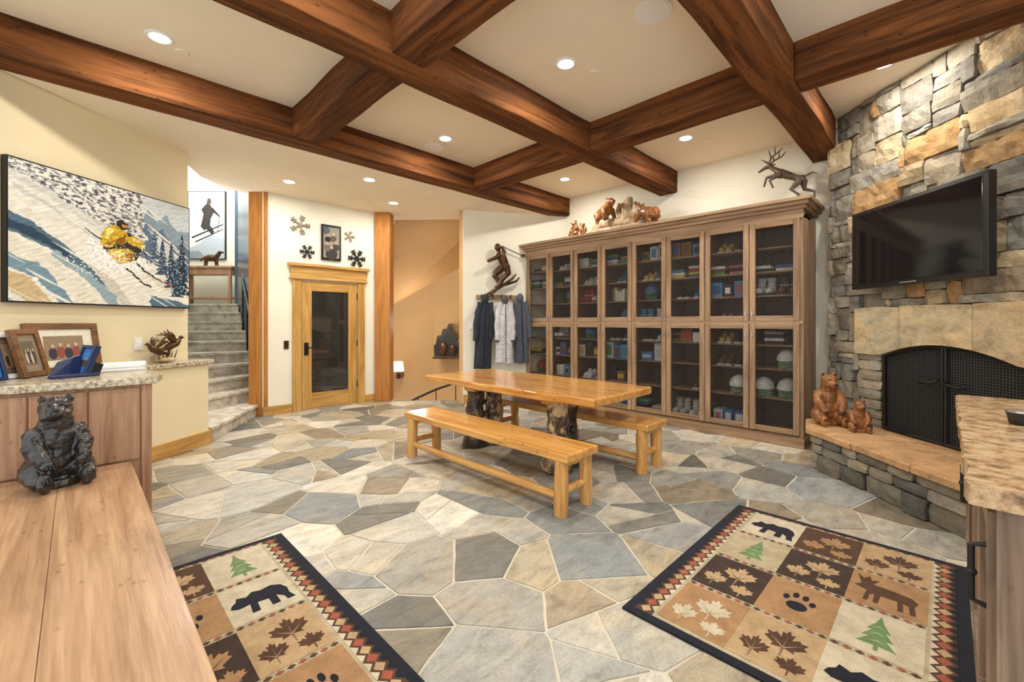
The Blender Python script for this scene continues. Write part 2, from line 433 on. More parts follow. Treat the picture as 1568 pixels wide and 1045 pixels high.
def canvas(name,M,W,H,layers,th=.05,edge=BLACK,dl=.00005):
    b=B(name,M); b.box(-.015,W+.015,-th,0,-.015,H+.015,edge)
    y=-th-.002
    for i,(col,pts) in enumerate(layers):
        b.face([(min(max(u,0),1)*W,y-dl*i,min(max(v,0),1)*H) for u,v in pts],PAINT,rgb(*col))
    return b.done()
SQ=[(0,0),(1,0),(1,1),(0,1)]
canvas('skier_painting_hall',T(V(-7.85,10.6,2.95))@Rz(-45),.88,1.62,[((240,240,236),SQ),((190,200,210),[(0,0),(1,0),(1,.30),(.6,.36),(.3,.22),(0,.15)]),((150,160,172),[(0,0),(.5,0),(.3,.12),(0,.1)]),
   ((66,62,60),[(.34,.48),(.42,.66),(.36,.74),(.5,.82),(.62,.80),(.70,.68),(.62,.60),(.60,.50),(.72,.40),(.66,.35),(.50,.44),(.44,.42)]),((90,80,70),[(.5,.82),(.53,.9),(.62,.9),(.64,.83),(.58,.8)]),
   ((50,48,46),[(.62,.72),(.86,.62),(.87,.64),(.66,.77)]),((40,40,40),[(.1,.30),(.95,.50),(.96,.52),(.1,.325)]),((40,40,40),[(.2,.24),(.95,.43),(.96,.445),(.2,.26)]),((40,40,40),[(.86,.64),(.80,.40),(.815,.40),(.875,.64)])],dl=.0005)

# ---------------- stairs down / lower hall
vwall('wall_lower_hall',[(-4.6,8.6),(-3.9,9.6),(-3.0,10.3),(-1.9,10.6),(-.9,10.4),(-.3,9.6)],-2.2,3.7,WALL_T,.1)
b=B('wall_stair_soffit')
b.add([V(-2.2,8.25,SZ),V(-.55,8.2,SZ),V(-1.0,9.7,2.70),V(-2.75,9.7,1.75),V(-3.2,9.0,2.3)],[(0,1,2,3,4)],WALL_T) 
b.done()
vwall('wall_hall_return',[(-.82,7.55),(-.45,9.6)],-2.2,SZ,WALL_T,.1)
b=B('stairs_down')
for i in range(6):
    d0=7.82+.28*i; z=-.18*(i+1)
    b.prism([V(-2.9,d0,z-.2),V(-.8,d0,z-.2),V(-.8,d0+.3,z-.2),V(-2.9,d0+.3,z-.2)],(0,0,.2),STEPM)
b.done(.006)
b=B('stair_railing'); b.tube([V(-2.0,7.95,-.12),V(-1.75,8.1,.0),V(-1.45,8.3,.12),V(-1.1,8.5,.22),V(-.75,8.5,.26)],.022,IRON,8)
for l,d,z in ((-1.75,8.1,0),(-1.45,8.3,.12),(-1.1,8.5,.22)): b.tube([V(l,d,z),V(l,d,z-.9)],.01,IRON,6)
b.done()
b=B('wall_sconce',T(V(-2.62,10.0,.22))@Rz(-45)); b.tube([(0,0,.06),(0,0,.28)],[.14,.11],SHADE,16); b.tube([(0,0,-.1),(0,0,.06)],[.03,.02],BRONZE); b.box(-.06,.06,.02,.3,-.12,.0,BRONZE); b.done()
b=B('mountain_bear_plaque',T(V(-1.45,9.95,.6))@Rz(-45))
b.prism([(-.33,0,0),(.33,0,.02),(.31,0,.25),(.24,0,.42),(.2,0,.36),(.14,0,.56),(.06,0,.6),(.0,0,.78),(-.07,0,.62),(-.13,0,.66),(-.2,0,.42),(-.26,0,.5),(-.3,0,.3),(-.34,0,.28)],(0,.6,0),BLKB)
b.ell((-.12,-.02,.2),(.1,.05,.16),BRONZE); b.ell((.1,-.02,.17),(.09,.05,.14),BRONZE); b.box(-.36,.36,-.04,.1,-.03,.02,BRONZE); b.done(.01)

# ================================================================ DOOR
b=B('door_1'); Y0=7.19
x0,x1=2.36,3.54; zt=2.06
b.box(x0,x0+.13,Y0-.035,Y0+.02,0,zt+.03,doorZ); b.box(x1-.13,x1,Y0-.035,Y0+.02,0,zt+.03,doorZ)
b.box(x0-.03,x1+.03,Y0-.045,Y0+.02,zt+.03,zt+.22,doorX); b.box(x0-.07,x1+.07,Y0-.08,Y0+.02,zt+.22,zt+.27,doorX)
b.box(x0-.045,x1+.045,Y0-.055,Y0+.02,zt+.02,zt+.05,doorX)
a,e=x0+.14,x1-.14
for (p,q,r,s_) in ((a,a+.15,.02,zt),(e-.15,e,.02,zt)): b.box(p,q,Y0-.02,Y0+.02,r,s_,doorZ)
b.box(a+.15,e-.15,Y0-.02,Y0+.02,.02,.27,doorX); b.box(a+.15,e-.15,Y0-.02,Y0+.02,zt-.16,zt,doorX)
b.box(a+.15,e-.15,Y0-.008,Y0+.01,.27,zt-.16,GLASSD)
b.box(a+.03,a+.1,Y0-.03,Y0-.02,.88,1.08,BLACK); b.cyl((a+.065,Y0-.03,1.0),(a+.065,Y0-.07,1.0),.012,BLACK); b.box(a+.055,a+.18,Y0-.08,Y0-.065,.99,1.01,BLACK)
for z in (.3,1.0,1.8): b.box(e-.005,e+.015,Y0-.03,Y0-.015,z,z+.1,BLACK)
b.done(.006)
b=B('light_switch_plate'); b.box(2.24,2.31,Y0-.012,Y0,.99,1.12,BRONZE); b.box(2.262,2.288,Y0-.018,Y0,1.03,1.08,BLACK); b.done(.003)
b=B('light_switch_plate',PW); b.box(-.62,-.54,-.012,0,1.12,1.24,WHITE); b.box(-.6,-.56,-.02,0,1.15,1.21,WHITE); b.done(.003)
b=B('framed_photo'); b.box(2.80,3.12,Y0-.03,Y0,2.42,3.0,BLACK)
b.face([(2.83,Y0-.032,2.46),(3.09,Y0-.032,2.46),(3.09,Y0-.032,2.96),(2.83,Y0-.032,2.96)],PAINT,rgb(150,146,136))
for k,(cx,cz,r,cl) in enumerate(((2.96,2.52,.10,(60,58,54)),(2.89,2.62,.06,(110,104,96)),(3.03,2.64,.06,(70,66,60)),(2.9,2.76,.05,(50,46,42)),(2.99,2.78,.05,(96,86,76)),(2.9,2.83,.028,(190,160,140)),(2.99,2.85,.028,(196,168,146)),(2.89,2.69,.026,(190,160,140)),(3.03,2.71,.026,(190,160,140)),(2.96,2.63,.026,(196,168,146)),(2.87,2.9,.06,(90,96,100)))):
    b.face([(min(3.09,max(2.83,cx+r*math.cos(t*.5))),Y0-.033-.0006*k,cz+r*math.sin(t*.5)) for t in range(12)],PAINT,rgb(*cl))
b.done()
def flake(name,x,z,r,mat,arms=6):
    b=B(name,T(x,Y0-.02,z))
    for k in range(arms):
        t=2*math.pi*k/arms; dx,dz=math.cos(t),math.sin(t)
        b.tube([(0,0,0),(dx*r,0,dz*r)],r*.09,mat,6)
        for q in (.5,.78):
            for sg in (-1,1):
                t2=t+sg*.9; b.tube([(dx*r*q,0,dz*r*q),(dx*r*q+math.cos(t2)*r*.3,0,dz*r*q+math.sin(t2)*r*.3)],r*.07,mat,6)
    b.cyl((0,-.01,0),(0,.02,0),r*.22,mat); b.done()
TINM=plain('tin',rgb(150,140,122),.5,metal=.4)
flake('metal_snowflake',2.47,2.93,.15,TINM,5); flake('metal_snowflake',3.27,2.86,.09,TINM,5)
flake('iron_snowflake',2.58,2.52,.11,BLACK); flake('iron_snowflake',3.40,2.50,.15,BLACK)

# ================================================================ LARGE CABINET
CM=T(Vector((5.68,1.12,0)))@Rz(90)
L=4.2; D=.63; H=2.6
b=B('storage_cabinet',CM)
b.box(0,L,-D,0,.0,.12,cabX); b.box(0,.04,-D,0,.12,H,cabZ); b.box(L-.04,L,-D,0,.12,H,cabZ)
b.box(0,L,-D,-D+.02,.12,H,cabIn); b.box(0,L,-D,0,H-.03,H,cabX)
b.box(0,L,-.06,.02,H-.04,H+.06,cabX)
b.box(-.03,L+.03,-D,.05,H+.06,H+.1,cabX); b.box(-.06,L+.06,-D,.085,H+.10,H+.14,cabX); b.box(-.09,L+.09,-D,.12,H+.14,H+.18,cabX)
b.box(-.012,L+.012,-D,.03,0,.1,cabX)
n=8; dwid=(L-.06)/n
shelves=[.14,.52,.86,1.14,1.385,1.72,2.0,2.28]
for i in range(n):
    xa=.03+i*dwid; xb=xa+dwid
    if i: b.box(xa-.012,xa+.012,-D,-.02,.12,H,cabIn)
    for z in shelves: b.box(xa,xb,-D+.02,-.05,z-.02,z,cabX)
    for (z0,z1) in ((.135,1.385),(1.415,2.565)):
        s_=.062
        p,q=xa+.004,xb-.004
        b.box(p,p+s_,-.02,.022,z0,z1,cabZ); b.box(q-s_,q,-.02,.022,z0,z1,cabZ)
        b.box(p+s_,q-s_,-.02,.02,z0,z0+s_,cabX); b.box(p+s_,q-s_,-.02,.02,z1-s_,z1,cabX)
        b.face([(p+s_,.0,z0+s_),(q-s_,.0,z0+s_),(q-s_,.0,z1-s_),(p+s_,.0,z1-s_)],MESH)
    kx=(xb-.035) if i%2==0 else (xa+.035)
    for z in (1.25,1.5):
        b.cyl((kx,.02,z),(kx,.045,z),.012,STEEL,n=10); b.tube([(kx,.045,z-.04),(kx,.05,z+.04)],.007,STEEL,6)
b.box(0,L,-.03,.015,1.383,1.417,cabX)
b.done(.004,1)
g_=B('stored_gear',CM)
gr=random.Random(19)
cols=[(245,245,240),(50,50,56),(190,70,60),(70,100,160),(226,200,90),(240,236,226),(170,170,170),(120,90,70),(250,250,250),(70,150,190),(200,120,150),(30,30,30),(230,226,216),(110,160,90)]
def helm(x,yd,z,cc):
    g_.ell((x+.1,yd,z+.09),(.115,.14,.14),GEAR,14,cc,half=True); g_.box(x+.02,x+.18,yd-.12,yd+.06,z,z+.09,GEAR,cc)
    for k in range(3): g_.tube([(x+.01,yd+.04,z+.03+.03*k),(x+.1,yd+.17,z+.02+.03*k),(x+.19,yd+.04,z+.03+.03*k)],.008,GEAR,6,rgb(70,150,70))
# (column from the right, shelf) -> contents
for i in range(n):
    xa=.05+i*dwid
    for si,z in enumerate(shelves):
        kind=gr.choice(['shoes','shoes','helmet','bin','cloth','boots'])
        if gr.random()<.10: continue
        if si>5 and kind in('helmet','boots'): kind='cloth'
        if i==0 and si in (1,2): kind='helmet'
        if i==0 and si==0: kind='boots'
        if i in (3,4) and si in(1,2): kind='bin'
        if i==4 and si==5: kind='books'
        if i==1 and si==1: kind='helmet'
        if i==1 and si==2: kind='shoes'
        x=xa+.05
        while x<xa+dwid-.14:
            if gr.random()<.12: x+=.12; continue
            c1=rgb(*gr.choice(cols)); yd=-gr.uniform(.17,.22)
            if kind=='shoes':
                for k in range(2):
                    xx=x+k*.09
                    g_.ell((xx,yd,z+.045),(.038,.12,.045),GEAR,10,c1); g_.ell((xx,yd-.06,z+.08),(.034,.055,.06),GEAR,10,c1); g_.box(xx-.036,xx+.036,yd-.12,yd+.11,z,z+.02,GEAR,(.8,.8,.8))
                x+=.21
            elif kind=='boots':
                for k in range(2):
                    xx=x+.03+k*.11
                    g_.ell((xx,yd+.02,z+.05),(.045,.13,.05),GEAR,10,c1); g_.tube([(xx,yd-.06,z+.04),(xx,yd-.07,z+.16),(xx,yd-.065,z+.22)],[.05,.045,.055],GEAR,10,c1); g_.box(xx-.045,xx+.045,yd-.13,yd+.14,z,z+.025,GEAR,(.05,.05,.05))
                    g_.tube([(xx-.045,yd-.03,z+.12),(xx,yd-.01,z+.12),(xx+.045,yd-.03,z+.12)],.008,GEAR,6,(.8,.8,.8))
                x+=.25
            elif kind=='helmet':
                helm(x,yd,z,rgb(*gr.choice([(245,245,240),(250,250,250),(240,242,236),(240,240,240),(150,180,90),(170,80,150)] if i<2 else [(60,60,66),(240,240,236),(160,60,60),(70,110,150)]))); x+=.245
            elif kind=='bin':
                wd=gr.uniform(.10,.17); hh=gr.uniform(.12,.25); g_.box(x,x+wd,yd-.12,yd+.1,z,z+hh,GEAR,rgb(*gr.choice([(60,130,190),(240,240,240),(90,170,210),(220,226,230),(70,100,160),(150,110,70),(60,60,60)]))); g_.box(x+.02,x+wd-.02,yd+.1,yd+.103,z+.04,z+hh-.04,GEAR,c1); x+=wd+.015
            elif kind=='books':
                wd=gr.uniform(.025,.05); hh=gr.uniform(.14,.22); g_.box(x,x+wd,yd-.1,yd+.05,z,z+hh,GEAR,rgb(*gr.choice([(240,220,110),(130,180,110),(240,240,230),(100,150,170)]))); x+=wd+.004
            else:
                for k in range(gr.randint(2,4)): g_.box(x,x+.2,yd-.12,yd+.08,z+.04*k,z+.04*k+.036,GEAR,rgb(*gr.choice(cols)))
                x+=.25
g_.done(.006,2)

# ================================================================ FIREPLACE (view frame: x=l, y=d)
FX=3.60
st=B('fireplace_stone_wall',VIEW)
st.box(FX+.03,FX+.5,1.5,4.9,.0,CZ+.02,MORTAR)
spal=[(180,160,128),(158,142,120),(194,174,142),(148,142,130),(168,162,148),(188,156,112),(200,184,154),(152,144,128),(180,146,104),(134,128,120),(192,178,150),(160,152,136),(186,150,106),(170,162,146)]
greys=[(148,145,137),(162,157,145),(130,127,120),(172,165,150),(150,142,128)]
cw=.06; ny=int(3.42/cw)+1; nz=int(3.66/cw)+1
occ=[[False]*nz for _ in range(ny)]
fr_=random.Random(3)
for k in range(nz):
    for j in range(ny):
        if occ[j][k]: continue
        w_=fr_.choice([3,4,4,5,6,7,8,9,10]); h_=fr_.choice([1,2,2,3,3,3,4,4,5])
        if w_<=3: h_=min(h_,3)
        w_=min(w_,ny-j); h_=min(h_,nz-k)
        ww=0
        while ww<w_ and not occ[j+ww][k]: ww+=1
        w_=ww
        if w_<h_-2: h_=w_+1
        for a in range(j,j+w_):
            for c_ in range(k,k+h_): occ[a][c_]=True
        y0=1.5+j*cw; y1=y0+w_*cw; z0=k*cw; z1=z0+h_*cw
        y1=min(y1,4.92); z1=min(z1,CZ+.01)
        if y1-y0<.03 or z1-z0<.03: continue
        if z1<.34 and y1<4.5: continue
        if y1>2.72 and y0<4.48 and z1>.34 and z0<1.55:
            if y0<2.72 and y1-2.72<.5: y1=2.72
            elif y1>4.48 and 4.48-y0<.5: y0=4.48
            elif z0<1.55<z1: z0=1.55
            else: continue
            if y1-y0<.05 or z1-z0<.04: continue
        c_=fr_.choice(spal); kk=fr_.uniform(.9,1.1)
        gy=.003
        pr=fr_.uniform(.0,.045)
        if (z0<1.7 and y0>4.2) or (y0>4.4 and fr_.random()<.65) or fr_.random()<.28: c_=fr_.choice(greys)
        st.rock(FX-pr,FX+.07,y0+gy,y1-gy,z0+gy,z1-gy,LEDGE,rgb(*[min(255,q*kk) for q in c_]),.015)
        if y1>4.88:
            st.box(FX-pr+.02,FX+.34,4.86,4.93+pr*.4,z0+gy,z1-gy,LEDGE,rgb(*[min(255,q*kk) for q in c_]),jit=.006)
for z in range(8):
    z0=.36+z*.095
    for (a,e) in ((4.2,4.47),(2.73,2.98)):
        if z0<1.08: st.rock(FX-.03-U(0,.02),FX+.05,a+.003,e-.003,z0,min(1.09,z0+.09),LEDGE,rgb(*fr_.choice(greys)),.006)
def archz(y): 
    t=(y-3.59)/.59; return 1.08+.13*(1-t*t)
def lint(ya,yb,col):
    m=8; lo=[]
    for i in range(m+1):
        y=ya+(yb-ya)*i/m; lo.append((y,archz(y) if 3.0<=y<=4.18 else 1.085))
    P=[(FX-.08,y,z) for y,z in lo]+[(FX-.08,yb,1.545+U(-.01,.01)),(FX-.08,(ya+yb)/2,1.55),(FX-.08,ya,1.545+U(-.01,.01))]
    st.prism(P,(.16,0,0),LEDGE,rgb(*col))
lint(3.96,4.47,(194,180,150)); lint(3.33,3.955,(200,182,148)); lint(2.73,3.325,(190,170,138))
st.done()
b=B('fireplace_screen',VIEW)
fb=plain('firebox_black',(.01,.01,.01),.8)
P=[(FX-.005,3.0,.375),(FX-.005,4.18,.375)]+[(FX-.005,4.18-1.18*i/16,archz(4.18-1.18*i/16)) for i in range(17)]
b.prism(P,(.03,0,0),fb)
ar=[(FX-.03,4.17-1.16*i/20,archz(4.17-1.16*i/20)-.012) for i in range(21)]
b.tube([(FX-.03,4.17,.39)]+ar+[(FX-.03,3.01,.39)],.017,IRON,8)
b.tube([(FX-.03,3.01,.39),(FX-.03,4.17,.39)],.017,IRON,8)
for y in (3.575,3.605): b.tube([(FX-.035,y,.39),(FX-.035,y,1.19)],.012,IRON,8)
WIR=plain('screen_wire',(.07,.068,.064),.5,metal=.5)
y=3.04
while y<4.17:
    b.tube([(FX-.02,y,.39),(FX-.02,y,archz(y)-.02)],.0025,WIR,4); y+=.022
z=.41
while z<1.19:
    hw=.58 if z<1.08 else .59*math.sqrt(max(0,1-(z-1.08)/.13))
    b.tube([(FX-.02,3.59-hw,z),(FX-.02,3.59+hw,z)],.0025,WIR,4); z+=.022
for sg in (-1,1): b.tube([(FX-.04,3.59+sg*.04,.92),(FX-.09,3.59+sg*.04,.9),(FX-.09,3.59+sg*.16,.88),(FX-.04,3.59+sg*.17,.88)],.011,IRON,8)
b.done()
b=B('fireplace_hearth',VIEW)
slabM=stone('hearth_slab',.7,.35,5)
for i in range(4):
    ya=2.0+i*.5625; yb=ya+.555
    P=[(2.86+U(-.012,.012),ya,.32),(2.86+U(-.012,.012),(ya+yb)/2,.32),(2.86+U(-.01,.01),yb,.32)]
    if i==3: P=P[:2]+[(2.86,4.24,.32),(3.12,4.62,.32),(3.52,4.70,.32)]
    else: P+=[(3.52,yb,.32)]
    P+=[(3.52,ya,.32)]
    b.prism(P,(0,0,.055),slabM,rgb(*random.choice([(198,160,118),(206,170,128),(192,152,110)])))
b.box(3.50,3.64,2.0,4.6,.30,.372,slabM,rgb(198,160,118))
b.prism([(2.95,2.0,0),(2.95,4.2,0),(3.16,4.52,0),(3.6,4.6,0),(3.6,2.0,0)],(0,0,.32),MORTAR)
z=0
dk=[(112,112,108),(134,128,116),(98,96,92),(152,142,124),(122,116,104),(158,150,136)]
while z<.31:
    h_=random.choice([.09,.12,.15]); h_=min(h_,.315-z)
    if .315-z-h_<.05: h_=.315-z
    y=2.0
    while y<4.2:
        w_=min(U(.14,.4),4.22-y)
        b.rock(2.905-U(0,.03),3.0,y+.004,y+w_-.004,z+.003,z+h_-.003,LEDGE,rgb(*random.choice(dk)),.008,.06); y+=w_
    M0=b.L; b.L=Matrix.Translation((2.93,4.22,0))@Matrix.Rotation(math.radians(-36),4,'Z')
    b.rock(-.02,.08,0,.38,z+.004,z+h_-.004,LEDGE,rgb(*random.choice(dk)),.008,.06); b.L=M0
    z+=h_
b.done(.006,1)

# TV
TVM=VIEW@T(3.40,3.70,2.10)@Rz(-3)
b=B('television',TVM)
b.box(-.03,.03,-.655,.655,-.375,.375,BEZ); b.box(-.034,-.028,-.62,.62,-.33,.345,GLOSS)
b.box(.03,.08,-.4,.4,-.25,.25,BEZ); b.box(-.036,-.03,-.08,.08,-.36,-.35,STEEL)
b.box(.08,.12,-.12,.12,-.1,.1,BLACK); b.tube([(.1,0,0),(.18,-.05,0)],.03,BLACK); b.box(.14,.2,-.2,.15,-.2,.2,BLACK)
b.done(.008,2)

# ================================================================ BEARS
def bear(name,M,h,mat,vox=.012,turn=0,up=0,detail_col=(.01,.01,.01),sm=2,arm=0,wx=1.0,grain=0,parent=None):
    e=B(name,M)
    def s(p): return (p[0]*h*wx,p[1]*h,p[2]*h)
    HR=Matrix.Translation(Vector(s((0,-.04,.72))))@Matrix.Rotation(math.radians(turn),4,'Z')@Matrix.Rotation(math.radians(up),4,'X')@Matrix.Translation(-Vector(s((0,-.04,.72))))
    e.ell(s((0,.03,.3)),s((.25,.23,.3)),mat,20); e.ell(s((0,-.01,.52)),s((.21,.19,.24)),mat,20)
    e.L=HR
    hs=(1/wx)**.5
    e.ell(s((0,-.08,.82)),s((.15*hs,.16,.145)),mat,20); e.tube([s((0,-.15,.79)),s((0,-.25,.77)),s((0,-.31,.765))],[.1*h,.075*h,.055*h],mat)
    e.ell(s((0,-.05,.70)),s((.17,.15,.14)),mat,20)
    for sg in (-1,1): e.ell(s((sg*.125,-.04,.94)),s((.055,.035,.055)),mat,12); e.ell(s((sg*.08,-.16,.76)),s((.07,.07,.06)),mat,12)
    e.L=Matrix()
    for sg in (-1,1):
        e.tube([s((sg*.17,-.02,.6)),s((sg*.24,-.13,.44)),s((sg*.18,-.25,.30+arm*(sg>0)))],[.11*h,.09*h,.065*h],mat); e.ell(s((sg*.17,-.27,.28+arm*(sg>0))),s((.07,.06,.06)),mat)
        e.tube([s((sg*.14,.03,.17)),s((sg*.22,-.14,.17)),s((sg*.21,-.26,.09))],[.16*h,.13*h,.08*h],mat); e.ell(s((sg*.21,-.31,.1)),s((.08,.06,.105)),mat)
    e.tube([s((0,-.02,0)),s((0,-.02,.08))],[.25*h*wx,.24*h*wx],mat)
    ob=e.done(remesh=vox,smooth=sm,parent=parent,local=M if parent else None)
    if grain:
        tx=bpy.data.textures.new(name+'_carve','CLOUDS'); tx.noise_scale=.035*h/.5
        dm_=ob.modifiers.new('carve','DISPLACE'); dm_.texture=tx; dm_.strength=grain; dm_.mid_level=.5
    d=B('face_details'); dm=plain(name+'_details',detail_col,.3)
    d.L=HR
    d.ell(s((0,-.365,.785)),s((.035,.022,.025)),dm,12)
    d.tube([s((-.035,-.335,.735)),s((0,-.365,.728)),s((.035,-.335,.735))],.006*h,dm,6)
    for sg in (-1,1): d.ell(s((sg*.06,-.222,.86)),s((.02,.016,.02)),dm,12); d.ell(s((sg*.125,-.072,.94)),s((.03,.01,.032)),dm,12)
    d.L=Matrix()
    for sg in (-1,1):
        for k in (-1,0,1):
            d.tube([s((sg*.21+k*.035,-.365,.15)),s((sg*.21+k*.035,-.39,.12))],[.012*h,.005*h],dm,6)
            d.tube([s((sg*.17+k*.03,-.33,.29+arm*(sg>0))),s((sg*.17+k*.03,-.35,.25+arm*(sg>0)))],[.012*h,.005*h],dm,6)
    d.done(parent=ob)
    return ob
bear('carved_bear',T(V(3.19,4.40,.375))@Rz(-45-15),.53,carvedB,.008,wx=.78,grain=.012,sm=1)
bear('carved_bear_cub',T(V(3.27,4.10,.375))@Rz(-45-25),.30,carvedB,.006,turn=10,wx=.9,grain=.008,sm=1)
bear('black_bear_statue',T(Vector((-.09,3.50,.504)))@Rz(20),.50,BLKB,.007,turn=-20,up=-14,sm=1,wx=.84,grain=.022)

# ================================================================ TABLE & BENCHES
def wavy(x0,x1,y0,y1,amp,seed,n=16):
    q=random.Random(seed); P=[]
    ph=[q.uniform(0,6) for _ in range(4)]
    f=lambda t,a: amp*(math.sin(t*3.1+ph[a])+.6*math.sin(t*7.3+ph[(a+1)%4])+.3*math.sin(t*15+ph[(a+2)%4]))
    for i in range(n): P.append((x0+f(i/n*2.4,0),y0+(y1-y0)*i/n))
    for i in range(n): P.append((x0+(x1-x0)*i/n,y1+f(i/n,1)*.5))
    for i in range(n): P.append((x1+f(i/n*2.4,2),y1+(y0-y1)*i/n))
    for i in range(n): P.append((x1+(x0-x1)*i/n,y0+f(i/n,3)*.5))
    return P
b=B('dining_table',T(3.5,3.25,0))
b.prism([(x,y,.69) for x,y in wavy(-.53,.53,-1.2,1.2,.018,4)],(0,0,.075),pineY)
q=random.Random(9)
for (x,y,m) in ((-.3,-.66,BURL),(-.06,-.6,BURLD),(-.3,.54,BURLD),(-.06,.5,BURL)):
    pts=[];rs=[]
    for i in range(11):
        z=.69*i/10; pts.append((x+q.uniform(-.012,.012),y+q.uniform(-.012,.012),z)); t=i/10
        rs.append(.085+.06*(1-t)**3+.035*t**4+q.uniform(-.01,.012))
    b.tube(pts,rs,m,14,wob=.06)
    for k in range(4):
        a=q.uniform(0,6.28); z=q.uniform(.15,.5); b.ell((x+math.cos(a)*.085,y+math.sin(a)*.085,z),(.035,.035,.045),m,10)
b.box(-.42,.3,-.7,-.54,.63,.69,pineY); b.box(-.42,.3,.42,.6,.63,.69,pineY)
b.done(.02,3,ang=50)
def bench(name,x,y,w,l,seed):
    b=B(name,T(x,y,0)); h=.46
    b.prism([(a,c_,h-.065) for a,c_ in wavy(-w/2,w/2,-l/2,l/2,.006,seed)],(0,0,.065),pineY)
    q=random.Random(seed)
    lx,ly=w/2-.055,l/2-.09
    for sx_ in (-1,1):
        for sy_ in (-1,1):
            pts=[(sx_*(lx+.012*(1-t)),sy_*ly,t*(h-.06)) for t in (0,.25,.5,.75,1)]
            b.tube(pts,[.052+q.uniform(-.004,.005) for _ in pts],pineL,14)
    for sy_ in (-1,1):
        b.tube([(-lx,sy_*ly,.17),(0,sy_*ly,.172),(lx,sy_*ly,.17)],.03,pineLX,10)
        b.tube([(-lx,sy_*ly,.37),(lx,sy_*ly,.37)],.032,pineLX,10)
    b.tube([(-lx,-ly,.13),(-lx,-ly/3,.134),(-lx,ly/3,.128),(-lx,ly,.13)],[.03,.034,.033,.03],pineLX,12)
    return b.done(.015,3,ang=50)
bench('log_bench',2.635,2.97,.40,2.16,21)
bench('log_bench',3.86,2.98,.38,2.12,22)

# ================================================================ RUGS
bearS=[(0.0,.42),(.04,.52),(.12,.58),(.15,.68),(.21,.66),(.3,.62),(.42,.72),(.56,.67),(.75,.71),(.9,.62),(.97,.46),(.95,.3),(1.0,.12),(.86,.12),(.84,.26),(.74,.36),(.74,.12),(.6,.12),(.6,.34),(.42,.36),(.4,.12),(.27,.12),(.3,.38),(.2,.36),(.1,.36)]
mooseS=[(.0,.5),(.1,.62),(.05,.78),(.0,.95),(.12,.82),(.2,.95),(.24,.8),(.36,.88),(.28,.68),(.4,.68),(.6,.66),(.85,.62),(.95,.5),(.9,.35),(.93,.08),(.85,.08),(.82,.32),(.74,.36),(.76,.08),(.68,.08),(.66,.36),(.42,.36),(.4,.08),(.33,.08),(.32,.36),(.26,.3),(.25,.08),(.18,.08),(.2,.42),(.1,.46)]
treeS=[(.46,.05),(.54,.05),(.54,.17),(.85,.15),(.65,.36),(.78,.35),(.62,.56),(.72,.55),(.58,.76),(.5,.98),(.42,.76),(.28,.55),(.38,.56),(.22,.35),(.35,.36),(.15,.15),(.46,.17)]
_lh=[(.5,.98),(.56,.84),(.64,.88),(.615,.66),(.76,.78),(.80,.70),(.95,.72),(.88,.58),(.97,.51),(.72,.34),(.76,.25),(.525,.31),(.52,.03)]
leafP=_lh+[(1-x,y) for x,y in reversed(_lh[1:])]
def disc(cx,cy,rx,ry,n=14): return [(cx+rx*math.cos(6.2832*i/n),cy+ry*math.sin(6.2832*i/n)) for i in range(n)]
pawS=[disc(.5,.34,.24,.17)]+[disc(.2,.58,.075,.1),disc(.39,.74,.075,.11),disc(.61,.74,.075,.11),disc(.8,.58,.075,.1)]
NAVY=(32,34,44); CREAM=(212,200,174); TAN=(178,138,98); BRN=(92,64,48); DKB=(70,54,46); RED=(170,92,72); GRN=(116,146,96); BEI=(192,176,146); SAND=(194,164,124)
